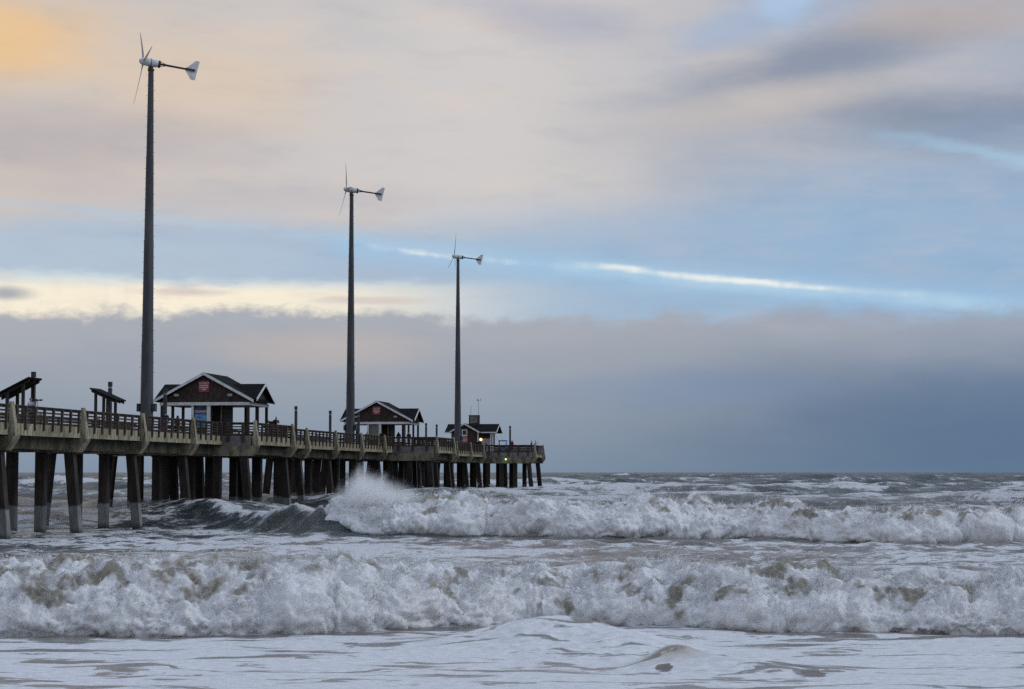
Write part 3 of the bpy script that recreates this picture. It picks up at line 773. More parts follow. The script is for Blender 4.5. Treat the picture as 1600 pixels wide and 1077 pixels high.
def fascia_mesh(L):
    return MB().box(0.0, 0.16, .03, L - .03, 6.33, 7.06).mesh('fascia_panel', 'concrete')
def fascia_mesh_bay(L):
    return MB().box(0.0, 0.16, .03, L - .03, 6.268, 7.06).mesh('fascia_panel', 'lit_bay_pale')  # runs across are paler: light on the facing side put into the colour
post_me = MB().hexa([(-.055, -.085, 6.66), (.04, -.085, 6.66), (.04, .085, 6.66), (-.055, .085, 6.66), (-.055, -.085, 8.13), (.105, -.085, 8.13), (.105, .085, 8.13), (-.055, .085, 8.13)])
post_me = post_me.mesh('rail_post', 'rail_wood')
post_wide = MB().box(-.10, .11, -.13, .13, 6.62, 8.13).mesh('rail_post', 'rail_wood')
def railing(t0, s0, t1, s1, npost, face, bay=False):
    """one run of railing; face = +1 when the outside is to the right of the run"""
    L = math.hypot(t1 - t0, s1 - s0); rz = math.atan2(-(t1 - t0), s1 - s0)
    key = round(L, 2)
    def flip(me_fn):      # outside on the other hand: turn by half a turn and run back
        return me_fn
    if face < 0: t0, s0, rz = t1, s1, rz + math.pi
    top = part('railing', shared(('rail', key), lambda: MB().box(-.11, .13, 0, L, 8.13, 8.185).box(-.03, .03, 0.01, L - .01, 7.98, 8.128).mesh('railing', 'rail_wood')), pier, (t0, s0, 0), rz)
    for z in (7.12, 7.335, 7.55, 7.765):
        b = part('rail_board', shared(('board', key), lambda: MB().box(-.02, .02, 0.01, L - .01, 0, .105).mesh('rail_board', 'rail_wood')), top, (0, 0, z))
    for i in range(npost):
        y = L * (i + 0.5) / npost if npost > 1 else L / 2
        part('rail_post', post_wide if bay else post_me, top, (.225, y, 0))
    fm = shared(('fascia', key, bay), lambda: (fascia_mesh_bay if bay else fascia_mesh)(L))
    part('fascia_panel', fm, pier, (t0, s0, 0), rz)
    return top

pil_me = MB().hexa([(0.0, -.27, 6.262), (.44, -.27, 6.262), (.44, .27, 6.262), (0.0, .27, 6.262), (0.0, -.19, 8.34), (.16, -.19, 8.34), (.16, .19, 8.34), (0.0, .19, 8.34)]).mesh('pilaster', 'concrete')
def pilaster(t, s, face): part('pilaster', pil_me, pier, (t + (.165 if face > 0 else -.165), s, 0), 0 if face > 0 else math.pi)

def cap_mesh(a, b):
    """cross beam with ends cut back below"""
    pts = [(a - .62, -.48, 6.26), (b + .62, -.48, 6.26), (b + .56, -.48, 6.10), (b + .08, -.48, 5.40), (a - .08, -.48, 5.40), (a - .56, -.48, 6.10)]
    return MB().prism(pts, (0, .96, 0)).mesh('pile_cap', 'lit_cap_concrete')
def pile_mesh(lean, lean_s=0.0):
    h = .31; zt, zb = 5.42, -3.0
    dx_ = lean * (zt - zb); dy_ = lean_s * (zt - zb)
    return MB().hexa([(dx_ - h, dy_ - h, zb), (dx_ + h, dy_ - h, zb), (dx_ + h, dy_ + h, zb), (dx_ - h, dy_ + h, zb), (-h, -h, zt), (h, -h, zt), (h, h, zt), (-h, h, zt)]).mesh('pile', 'pile_concrete')
P_OUT = pile_mesh(.10); P_IN = pile_mesh(-.10); P_V = pile_mesh(0.0); P_S = pile_mesh(0.02, .09)
def bent(D, ex, trans=False):
    s = S(D); a, b = -WID - ex, ex
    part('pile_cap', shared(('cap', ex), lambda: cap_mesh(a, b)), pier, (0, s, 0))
    n = max(4, int(round((b - a - 1.3) / 2.15)) + 1)
    for i in range(n):
        t = b - .62 - (b - a - 1.24) * i / (n - 1)
        me = P_OUT if i == 0 else (P_IN if i == n - 1 else P_V)
        part('pile', me, pier, (t, s + rnd.uniform(-.06, .06), 0))
        if ex > 0 and i in (2, n - 3): part('pile', P_S, pier, (t + .35, s + .9, 0))
for D in NARROW: bent(D, 0.0)
for a, b, e in WIDE: bent(a, e); bent(b - .25, e)

for (D0, D1, ex) in segs:
    L = S(D1) - S(D0)
    n = max(1, int(round(L / 1.46)))
    railing(ex, S(D0), ex, S(D1), n, +1)
    railing(-WID - ex, S(D0), -WID - ex, S(D1), max(1, int(round(L / 2.3))), -1)
for D in NARROW:
    if D > 100: pilaster(0, S(D), 1)
    pilaster(-WID, S(D), -1)
for a, b, e in WIDE:
    for D in (a + .15, b - .35):
        pilaster(e, S(D), 1); pilaster(-WID - e, S(D), -1)
    for D, f in ((a, -1), (b, 1)):     # the runs across, facing the shore and facing the sea
        n = max(2, int(round(e / 1.45)))
        if f < 0:
            railing(e, S(D), 0.0, S(D), n, -1, True)
            railing(-WID, S(D), -WID - e, S(D), n, -1, True)
        else:
            if D > 300: railing(e, S(D), -WID - e, S(D), 2 * n + 5, +1, True)
            else:
                railing(e, S(D), 0.0, S(D), n, +1, True); railing(-WID, S(D), -WID - e, S(D), n, +1, True)
# thin drain pipes hanging below the middle lookout
for t, D in ((3.2, 226.6), (3.6, 226.8), (4.6, 227.2), (0.3, 209.5), (0.2, 199.0)):
    part('drain_pipe', shared('pipe', lambda: MB().tube((0, 0, -1.5), (0, 0, 5.7), .045).mesh('drain_pipe', 'tower_steel')), pier, (t, S(D), 0))

# ------------------------------------------------------------------ wind turbines
def make_turbine(blades, yaw, label, D, t):
    root = bpy.data.objects.new('wind_turbine', None); COL.objects.link(root)
    tag(root, label, 'wind turbine', 'wind turbines standing along the pier')
    at_pier(root, t, D)
    HUB = 28.15
    prof = []
    for z, r in ((0, .50), (6.8, .445), (6.82, .43), (14.5, .365), (14.52, .35), (21.0, .285), (21.02, .272), (HUB - .55, .205)):
        prof.append(((0, 0, z), r))
    tw = MB().rings(prof, 14).build('tower', 'tower_steel', root, smooth=False)
    MB().rings([((0, 0, -.02), .72), ((0, 0, .06), .72)], 16).build('base_flange', 'tower_steel', tw)
    MB().rings([((0, 0, HUB - .62), .26), ((0, 0, HUB - .50), .26), ((0, 0, HUB - .48), .18), ((0, 0, HUB - .25), .16)], 12).build('top_collar', 'dark_steel', tw)
    pg = MB(); z = 4.0; k = 0
    while z < HUB - .8:
        r = .5 - .0105 * z
        sg = 1 if k % 2 else -1
        q = 0.15
        pg.tube((sg * r * .9 * math.cos(q), sg * r * .9 * math.sin(q), z), (sg * (r + .13) * math.cos(q), sg * (r + .13) * math.sin(q), z), .011, n=5)
        z += .40; k += 1
    pgo = pg.build('climbing_pegs', 'dark_steel', tw); pgo['kind'] = 'stuff'
    for sx in (-1, 1):
        MB().box(sx * .50 - (.22 if sx < 0 else 0), sx * .50 + (.22 if sx > 0 else 0), -.25, .25, 1.45, 2.05).build('equipment_box', 'dark_steel', root)
    # head: local +x is the tail direction
    head = MB().rings([((-.42, 0, 0), .285), ((-.30, 0, 0), .31), ((-.05, 0, 0), .31), ((-.045, 0, 0), .295), ((.0, 0, 0), .295), ((.005, 0, 0), .305), ((.40, 0, 0), .29), ((.58, 0, 0), .20)], 18).build('nacelle', 'nacelle_paint', root, (0, 0, HUB))
    tilt = R(6.0)
    head.rotation_euler = (0, tilt, yaw)
    MB().rings([((-.055, 0, 0), .316), ((-.012, 0, 0), .316)], 18).build('nacelle_band', 'dark_steel', head)
    MB().rings([((.55, 0, 0), .27), ((.63, 0, 0), .30), ((.72, 0, 0), .27)], 12).build('rear_plate', 'dark_steel', head)
    MB().box(-.16, .16, -.13, .13, -.5, -.2).build('yaw_bearing', 'dark_steel', head)
    sp = MB().rings([((-.93, 0, 0), .03), ((-.90, 0, 0), .12), ((-.80, 0, 0), .215), ((-.66, 0, 0), .275), ((-.50, 0, 0), .29), ((-.425, 0, 0), .29)], 18).build('spinner', 'nacelle_paint', head, smooth=False)
    boom = MB().tube((.70, 0, .02), (3.35, 0, .02), .085, .075, 10)
    for e in ((0, .2), (0, -.2), (.2, 0), (-.2, 0)):
        boom.tube((.70, e[0], .02 + e[1]), (1.35, 0, .02), .022, n=5)
    boom.build('tail_boom', 'dark_steel', head)
    vane = [(2.62, -.012, 0.0), (3.42, -.012, .80), (3.72, -.012, .79), (3.50, -.012, -.74), (3.16, -.012, -.72)]
    vn = MB().prism(vane, (0, .024, 0)).build('tail_vane', 'nacelle_paint', head)
    MB().box(2.66, 3.42, -.10, -.02, -.06, .10).build('vane_stiffener', 'dark_steel', vn)
    # three blades, each tapered and thin
    for th in blades:
        b = MB()
        st = [(.20, .10, .085), (.42, .11, .05), (.75, .16, .032), (1.5, .14, .024), (2.4, .105, .017), (3.15, .075, .011), (3.42, .03, .007)]
        n0 = len(st)
        for r_, c_, th_ in st:
            tw_ = R(14 * (1 - r_ / 3.4))
            for (ex, ey) in ((-1, 0), (0, -1), (1, 0), (0, 1)):
                px, py = ex * th_, ey * c_
                b.v.append((-.60 + px * math.cos(tw_) - py * math.sin(tw_) - .010 * r_ * r_, px * math.sin(tw_) + py * math.cos(tw_), r_))
        for i in range(n0 - 1):
            for j in range(4):
                b.f.append((i * 4 + j, i * 4 + (j + 1) % 4, i * 4 + 4 + (j + 1) % 4, i * 4 + 4 + j))
        b.f += [(3, 2, 1, 0), tuple(range((n0 - 1) * 4, n0 * 4))]
        bo = b.build('blade', 'blade_paint', head)
        bo.rotation_euler = (R(th), 0, 0)
    return root
make_turbine((82, 202, 322), R(12) + PA + R(11), 'wind turbine rising between the lone shade shelter and the mural pavilion', 145.0, -1.55)
make_turbine((95, 215, 335), R(12) + PA + R(5), 'wind turbine rising beside the pavilion that carries a yellow chart', 211.5, -1.65)
make_turbine((5, 125, 245), R(12) + PA + R(2), 'wind turbine standing in front of the small house at the pier head', 278.0, -1.6)

# ------------------------------------------------------------------ open pavilions
def gable_roof(root, hw, L, ez, pitch, th=.16):
    """ridge along y from 0 to L, returns nothing; slabs + white bargeboards"""
    rz_ = ez + pitch * hw
    for sg in (-1, 1):
        pts = [(0, 0, rz_), (sg * hw, 0, ez), (sg * hw, 0, ez - th), (0, 0, rz_ - th)]
        MB().prism(pts, (0, L, 0)).build('roof_slope', 'roof_shingle', root)
        for y0 in (-.05, L + .0):
            p2 = [(0, y0, rz_ + .03), (sg * (hw + .04), y0, ez + .01), (sg * (hw + .04), y0, ez - .24), (0, y0, rz_ - .22)]
            MB().prism(p2, (0, .048, 0)).build('bargeboard', 'white_trim', root)
def cross_roof(root, side, y0, y1, x_out, ez, pitch, hw_main, pitch_main, ez_main):
    yc = (y0 + y1) / 2; hw = (y1 - y0) / 2; rz_ = ez + pitch * hw
    xr = (ez_main + pitch_main * hw_main - rz_) / pitch_main - .25      # where its ridge meets the main slope
    for sg in (-1, 1):
        ye = yc + sg * hw
        xe = hw_main - .45
        pts = [(side * xr, yc, rz_), (side * x_out, yc, rz_), (side * x_out, ye, ez), (side * xe, ye, ez)]
        MB().prism(pts, (0, 0, -.15)).build('cross_roof_slope', 'roof_shingle', root)
        q = [(side * (x_out + .005), yc, rz_ + .03), (side * (x_out + .005), ye + sg * .04, ez + .01), (side * (x_out + .005), ye + sg * .04, ez - .22), (side * (x_out + .005), yc, rz_ - .20)]
        MB().prism(q, (side * .05, 0, 0)).build('bargeboard', 'white_trim', root)
    tri = [(side * (x_out - .45), y0 + .45, ez + .05), (side * (x_out - .45), y1 - .45, ez + .05), (side * (x_out - .45), yc, rz_ - .17)]
    MB().prism(tri, (side * -.10, 0, 0)).build('side_gable_wall', 'brown_shingle', root)

def pavilion(D, t, label, print_mat, print_label, print_name):
    root = bpy.data.objects.new('pavilion', None); COL.objects.link(root); at_pier(root, t, D)
    tag(root, label, 'pavilion')
    hw, L, ez, pt = 4.45, 6.9, 3.12, .535
    gable_roof(root, hw, L, ez, pt)
    rz_ = ez + pt * hw
    # gable walls
    for y in (.42, L - .52):
        w_ = hw - .55
        tri = [(-w_, y, 2.93), (w_, y, 2.93), (w_, y, 2.93 + .12), (0, y, rz_ - .20), (-w_, y, 2.93 + .12)]
        MB().prism(tri, (0, .10, 0)).build('gable_wall', 'brown_shingle', root)
    cross_roof(root, 1, .6, 6.2, hw + .15, ez + .12, .50, hw, pt, ez)
    cross_roof(root, -1, .6, 6.2, hw + .15, ez + .12, .50, hw, pt, ez)
    # white perimeter beam
    w_ = hw - .48
    MB().box(-w_ - .06, w_ + .06, .34, .41, 2.66, 2.93).build('beam', 'white_trim', root)
    MB().box(-w_ - .06, w_ + .06, L - .41, L - .34, 2.66, 2.93).build('beam', 'white_trim', root)
    for sx in (-1, 1):
        MB().box(sx * w_ - .035, sx * w_ + .035, .412, L - .412, 2.66, 2.93).build('beam', 'white_trim', root)
    MB().box(-w_ + .04, w_ - .04, .55, L - .6, 2.86, 2.92).build('ceiling', 'dark_wood', root)
    for x in (-w_ + .10, w_ - .10):
        for y in (.55, L * .5, L - .55):
            MB().box(x - .11, x + .11, y - .11, y + .11, 0, 2.66).build('column', 'dark_wood', root)
    for x in (-1.95, 1.95):
        MB().box(x - .10, x + .10, L - .66, L - .46, 0, 2.66).build('column', 'dark_wood', root)
    # enclosed core with white corner posts
    MB().box(-1.05, .42, .72, 4.2, 0, 2.84).build('core_wall', 'brown_shingle', root)
    MB().box(.43, 1.25, 1.9, 4.2, 0, 2.84).build('core_wall', 'door_dark', root)
    MB().box(1.26, 1.42, 1.75, 4.2, 0, 2.84).build('core_wall', 'dark_wood', root)
    for x, wd in ((-1.10, .10), (.36, .15)):
        MB().box(x - wd, x + wd, .42, .62, 0, 2.655).build('white_post', 'white_trim', root)
    MB().box(1.05, 1.17, 1.7, 1.86, 0, 2.655).build('door_frame', 'concrete', root)
    for x in (-2.45, 2.35):                                      # twin-headed floodlights
        f = MB().tube((x - .02, .42, 3.62), (x - .02, .28, 3.62), .035).build('floodlight', 'pale_door', root)
        for q in (-.12, .09):
            MB().rings([((x + q, .30, 3.60), .05), ((x + q, .16, 3.54), .13), ((x + q, .14, 3.53), .12)], 10).build('lamp_head', 'pale_door', f)
    MB().prism([(-hw + .55, .5, 0.02), (hw - .55, .5, 0.02), (hw - .55, L - .5, 0.02), (-hw + .55, L - .5, 0.02)], (0, 0, .04)).build('floor', 'deck', root)
    # print on the shoreward wall
    pr = MB().box(-.54, .54, -.03, .03, 0, 1.86)
    po = pr.build(print_name, print_mat); at_pier(po, t - .28, D, DECK + .78)
    v_ = W(t - .39, D, DECK + .78, .670); po.location = v_
    tag(po, print_label, 'mural' if print_name == 'mural_panel' else 'chart')
    MB().box(-.58, .58, .031, .045, -.06, 1.87).build('backing_board', 'dark_wood', po)
    return root
pavilion(165.6, -3.75, 'open timber pavilion with crossed gables and a blue seaside mural', 'mural_print', 'blue seaside mural panel on the core wall of the pavilion', 'mural_panel')
pavilion(231.4, -3.2, 'open timber pavilion with crossed gables and a yellow green chart', 'chart_print', 'yellow green chart panel on the core wall of the pavilion', 'chart_panel')

# warning signs: DANGER over lines of lettering too small to read
font_mesh = {}
def text_mesh(txt, size):
    cu = bpy.data.curves.new('lettering', 'FONT'); cu.body = txt; cu.size = size; cu.align_x = 'CENTER'; cu.extrude = .004
    ob = bpy.data.objects.new('lettering', cu); COL.objects.link(ob)
    dg = bpy.context.evaluated_depsgraph_get()
    me = bpy.data.meshes.new_from_object(ob.evaluated_get(dg))
    bpy.data.objects.remove(ob); me.materials.clear(); me.materials.append(MATS['sign_white']); return me
def warning_sign(t, D, z, ds, wd, ht, label):
    sg = MB().box(-wd / 2, wd / 2, -.02, .02, -ht / 2, ht / 2).build('warning_sign', 'sign_red')
    sg.location = W(t, D, z, ds); sg.rotation_euler = (0, 0, -PA)
    tag(sg, label, 'sign', 'red danger signs on the pier buildings')
    tx = text_mesh('DANGER', .25 * wd)
    o = link('lettering', tx, sg, (0, -.027, ht * .20)); o.rotation_euler = (math.pi / 2, 0, 0)
    for k, (z_, w0, w1) in enumerate(((.08, -.44, .44), (-.10, -.45, .45), (-.27, -.20, .20))):
        ln = MB(); x = w0 * wd
        while x < w1 * wd - .05:
            lw = rnd.uniform(.05, .11) * wd
            ln.box(x, min(x + lw, w1 * wd), -.026, -.021, z_ * ht - .045 * ht, z_ * ht + .045 * ht); x += lw + .03 * wd
        ln.build('lettering_line', 'sign_white', sg)
warning_sign(-3.75 - .05, 165.6, DECK + 4.30, .36, .92, .98, 'red danger sign on the gable of the pavilion with the blue mural')
warning_sign(-3.2 - .05, 231.4, DECK + 4.30, .36, .92, .98, 'red danger sign on the gable of the pavilion with the yellow chart')

# ------------------------------------------------------------------ house at the pier head
hs = bpy.data.objects.new('pier_house', None); COL.objects.link(hs); HT, HD = -2.75, 294.2; at_pier(hs, HT, HD)
tag(hs, 'small brown shingled house with rooftop box at the pier head', 'house')
ez, rzh = 3.05, 4.32                                    # long roof: ridge along local x
yb0, yb1 = 1.6, 6.4; yc = (yb0 + yb1) / 2
for y0, y1 in ((yb0 - .5, yc), (yb1 + .5, yc)):
    pts = [(-4.0, y0, ez), (-4.0, y1, rzh), (-4.0, y1, rzh - .16), (-4.0, y0, ez - .16)]
    MB().prism(pts, (8.1, 0, 0)).build('roof_slope', 'roof_shingle', hs)
for x in (-4.05, 4.105):
    for y0, sg in ((yb0 - .55, 1), (yb1 + .55, -1)):
        MB().prism([(x, y0, ez + .02), (x, yc, rzh + .03), (x, yc, rzh - .20), (x, y0, ez - .22)], (.045, 0, 0)).build('bargeboard', 'white_trim', hs)
MB().box(-4.0, 4.1, yb0 - .555, yb0 - .505, ez - .20, ez - .02).build('fascia_board', 'white_trim', hs)
MB().box(-3.1, 3.0, yb0 + 1.0, yb1, 0, ez - .05).build('house_wall', 'brown_shingle', hs)
for sx in (-3.1, 3.0):
    MB().prism([(sx, yb0 + .2, ez - .05), (sx, yb1 - .2, ez - .05), (sx, yc, rzh - .2)], (.08 if sx < 0 else -.08, 0, 0)).build('side_gable_wall', 'brown_shingle', hs)
# projecting front bay with its own gable
fx, fw, fy = -.75, 2.0, .35
MB().prism([(fx - fw, fy, 0), (fx + fw, fy, 0), (fx + fw, fy, ez - .06), (fx, fy, ez + 1.02), (fx - fw, fy, ez - .06)], (0, yb0 + 1.0 - fy - .01, 0)).build('house_wall', 'brown_shingle', hs)
for sg in (-1, 1):
    MB().prism([(fx, fy - .4, rzh + .02), (fx + sg * (fw + .35), fy - .4, ez - .02), (fx + sg * (fw + .35), fy - .4, ez - .16), (fx, fy - .4, rzh - .13)], (0, yc - fy, 0)).build('roof_slope', 'roof_shingle', hs)
    MB().prism([(fx, fy - .46, rzh + .05), (fx + sg * (fw + .38), fy - .46, ez), (fx + sg * (fw + .38), fy - .46, ez - .24), (fx, fy - .46, rzh - .19)], (0, .05, 0)).build('bargeboard', 'white_trim', hs)
MB().box(fx + fw - .01, fx + fw + .13, fy - .06, fy + .10, 0, ez - .1).build('corner_board', 'white_trim', hs)
MB().box(fx - fw - .13, fx - fw + .01, fy - .06, fy + .10, 0, ez - .1).build('corner_board', 'white_trim', hs)
wn_ = MB().box(fx - .42, fx + .42, fy - .06, fy - .003, 2.35, 3.40).build('window', 'white_trim', hs)
MB().box(fx - .27, fx + .27, fy - .075, fy - .062, 2.60, 3.25).build('pane', 'dark_glass', wn_)
dr = MB().box(1.55, 2.98, yb0 + .93, yb0 + .995, 0, 2.05).build('door', 'pale_door', hs)
MB().tube((2.25, yb0 + .925, 1.15), (2.25, yb0 + .88, 1.15), .10).build('porthole', 'dark_steel', dr)
for x in (3.15, 3.45):
    MB().box(x - .08, x + .08, yb0 - .25, yb0 - .09, 0, ez - .17).build('porch_post', 'white_trim', hs)
lm = MB().box(1.42 - .06, 1.42 + .06, yb0 + .90, yb0 + .996, 2.02, 2.2).build('wall_lamp', 'dark_steel', hs)
MB().rings([((1.42, yb0 + .84, 1.70), .07), ((1.42, yb0 + .84, 1.78), .15), ((1.42, yb0 + .84, 2.02), .12), ((1.42, yb0 + .84, 2.08), .05)], 10).build('lamp_globe', 'lamp_warm', lm)
bx = MB().box(-.75, .75, yc - .7, yc + .7, 4.0, 5.60).build('roof_box', 'brown_shingle', hs, (0.15, 0, 0))
MB().box(-.52, .60, yc - .74, yc - .703, 4.45, 5.50).build('louvre_panel', 'lit_bay_pale', bx)
for i in range(3): MB().box(-.30 + .24 * i, -.16 + .24 * i, yc - .76, yc - .743, 4.78 + .2 * i, 4.92 + .2 * i).build('vent_hole', 'door_dark', bx)
MB().box(-.82, .82, yc - .77, yc + .77, 5.602, 5.68).build('box_lid', 'roof_shingle', bx)
MB().tube((-.45, yc, 5.6), (-.35, yc, 7.15), .03, .02, 6).build('antenna', 'dark_steel', hs)
an = MB().tube((.80, yc, 5.6), (.80, yc, 8.1), .03, .02, 6).build('weather_mast', 'dark_steel', hs)
MB().tube((.62, yc, 8.0), (1.12, yc, 8.0), .02, n=5).tube((.62, yc, 7.9), (.62, yc, 8.22), .06, .06, 6).tube((1.12, yc, 7.95), (1.12, yc, 8.22), .05, .03, 6).build('wind_sensor', 'dark_steel', an)
warning_sign(HT - .75, 294.2, DECK + 1.80, .35 - .025, .95, .98, 'red danger sign below the white framed window of the small house')

# navigation light under the deck of the pier head
nl = MB().tube((0, 0, -.02), (0, -.10, -.02), .10).build('navigation_light', 'dark_steel')
nl.location = W(3.35, 292.2, 6.02, -.50); nl.rotation_euler = (0, 0, -PA)
MB().rings([((0, -.10, -.02), .11), ((0, -.17, -.02), .10), ((0, -.21, -.02), .05)], 10).build('lens', 'lamp_green', nl)
tag(nl, 'small green navigation light on the beam under the pier head', 'light')

# ------------------------------------------------------------------ slim light posts along the far rail
def light_post(t, D, label):
    p = MB().box(-.13, .13, -.13, .13, 0, 3.55).build('light_post', 'post_wood')
    at_pier(p, t, D)
    MB().box(-.11, .11, -.11, .11, 3.55, 3.70).build('lamp_slot', 'lamp_off', p)
    MB().box(-.14, .14, -.14, .14, 3.70, 4.08).build('post_head', 'dark_steel', p)
    MB().box(-.137, .137, -.137, .137, 3.40, 3.5).build('band', 'dark_steel', p)
    tag(p, label, 'light post', 'dark light posts along the far rail')
simple('lamp_off', C(.20, .21, .23), C(.28, .29, .31), 4.0, 0.4)
for D, lb in ((136.8, 'dark square light post rising behind the photographer'), (152.2, 'dark square light post beside the lone sloped shelter'),
              (164.4, 'light post in front of the gable of the mural pavilion'), (193.8, 'light post seen through the open side of the mural pavilion'),
              (209.0, 'dark light post on the open rail beside a leaning person'), (224.4, 'dark light post on the open rail next to the second turbine'),
              (230.2, 'light post in front of the chart pavilion by the turbine tower'), (267.0, 'light post seen through the open side of the chart pavilion'),
              (282.5, 'light post just clear of the eave of the chart pavilion'), (290.8, 'light post beside the small house at the pier head')):
    t = -7.15
    if D == 164.4: t = -6.75
    if D == 230.2: t = -5.1
    light_post(t, D, lb)
light_post(2.55, 301.2, 'dark light post by the blue cart at the open end')

# ------------------------------------------------------------------ sloped shade shelters
def shelter(t, D, hi_right, wd, dp, z_hi, z_lo, label):
    r = bpy.data.objects.new('shade_shelter', None); COL.objects.link(r); at_pier(r, t, D)
    tag(r, label, 'shelter')
    sg = 1 if hi_right else -1
    xh, xl = sg * wd / 2, -sg * wd / 2
    MB().prism([(xl, 0, z_lo), (xh, 0, z_hi), (xh, 0, z_hi - .12), (xl, 0, z_lo - .12)], (0, dp, 0)).build('roof_slope', 'roof_shingle', r)
    for y in (.25, dp / 2, dp - .35):
        MB().prism([(xl * .96, y, z_lo - .13), (xh * .96, y, z_hi - .13), (xh * .96, y, z_hi - .33), (xl * .96, y, z_lo - .33)], (0, .09, 0)).build('rafter', 'dark_wood', r)
    f = lambda x: z_lo + (z_hi - z_lo) * (x - xl) / (xh - xl)
    for x in (xh * .62, xl * .30):
        for y in (.3, dp - .35):
            MB().box(x - .10, x + .10, y - .08, y + .08, 0, f(x) - .26).build('post', 'dark_wood', r)
    MB().box(min(xh, xl) * .7, max(xh, xl) * .5, .5, dp - .5, .42, .47).build('bench_seat', 'dark_wood', r)
    for y in (.6, dp - .7): MB().box(-.5, .3, y, y + .1, 0, .42).build('bench_leg', 'dark_wood', r)
shelter(-6.35, 131.0, True, 2.5, 2.4, 3.42, 2.20, 'sloped timber shade shelter behind the photographer')
shelter(-6.35, 148.4, False, 2.1, 2.4, 3.45, 2.55, 'lone sloped timber shade shelter between photographer and first turbine')

# ------------------------------------------------------------------ fish cleaning table and the blue cart
ft = bpy.data.objects.new('cleaning_table', None); COL.objects.link(ft); at_pier(ft, 1.2, 170.0)
tag(ft, 'dark fish cleaning table at the back corner of the mural pavilion lookout', 'table')
MB().box(-.42, .42, -.35, .35, 1.28, 1.36).build('table_top', 'dark_wood', ft)
MB().hexa([(-.12, -.12, 0), (.12, -.12, 0), (.12, .12, 0), (-.12, .12, 0), (-.28, -.28, 1.28), (.28, -.28, 1.28), (.28, .28, 1.28), (-.28, .28, 1.28)]).build('pedestal', 'dark_wood', ft)
MB().box(-.46, -.421, -.37, .37, 1.25, 1.46).build('splash_board', 'dark_wood', ft)
MB().box(.421, .46, -.37, .37, 1.25, 1.46).build('splash_board', 'dark_wood', ft)
ct = bpy.data.objects.new('fishing_cart', None); COL.objects.link(ct); at_pier(ct, 2.05, 297.0)
tag(ct, 'blue framed fishing cart with two rods standing at the pier head', 'cart')
MB().box(-.62, .62, -.4, .4, 1.60, 1.78).build('tray', 'blue_paint', ct)
MB().box(-.62, .62, -.4, .4, .55, .62).build('shelf', 'blue_paint', ct)
for x in (-.55, .55):
    for y in (-.33, .33): MB().box(x - .035, x + .035, y - .035, y + .035, .22, 1.6).build('leg', 'blue_paint', ct)
    w2 = MB().tube((x, -.42, .22), (x, -.36, .22), .22, n=14).build('wheel', 'dark_steel', ct)
    MB().tube((x, .36, .22), (x, .42, .22), .22, n=14).build('wheel', 'dark_steel', ct)
MB().box(.62, .95, -.05, .05, 1.66, 1.70).build('handle', 'blue_paint', ct)
for x in (-.5, .35): MB().tube((x, 0, 1.0), (x - .9, 0, 3.3), .014, .006, 5).build('fishing_rod', 'dark_steel', ct)

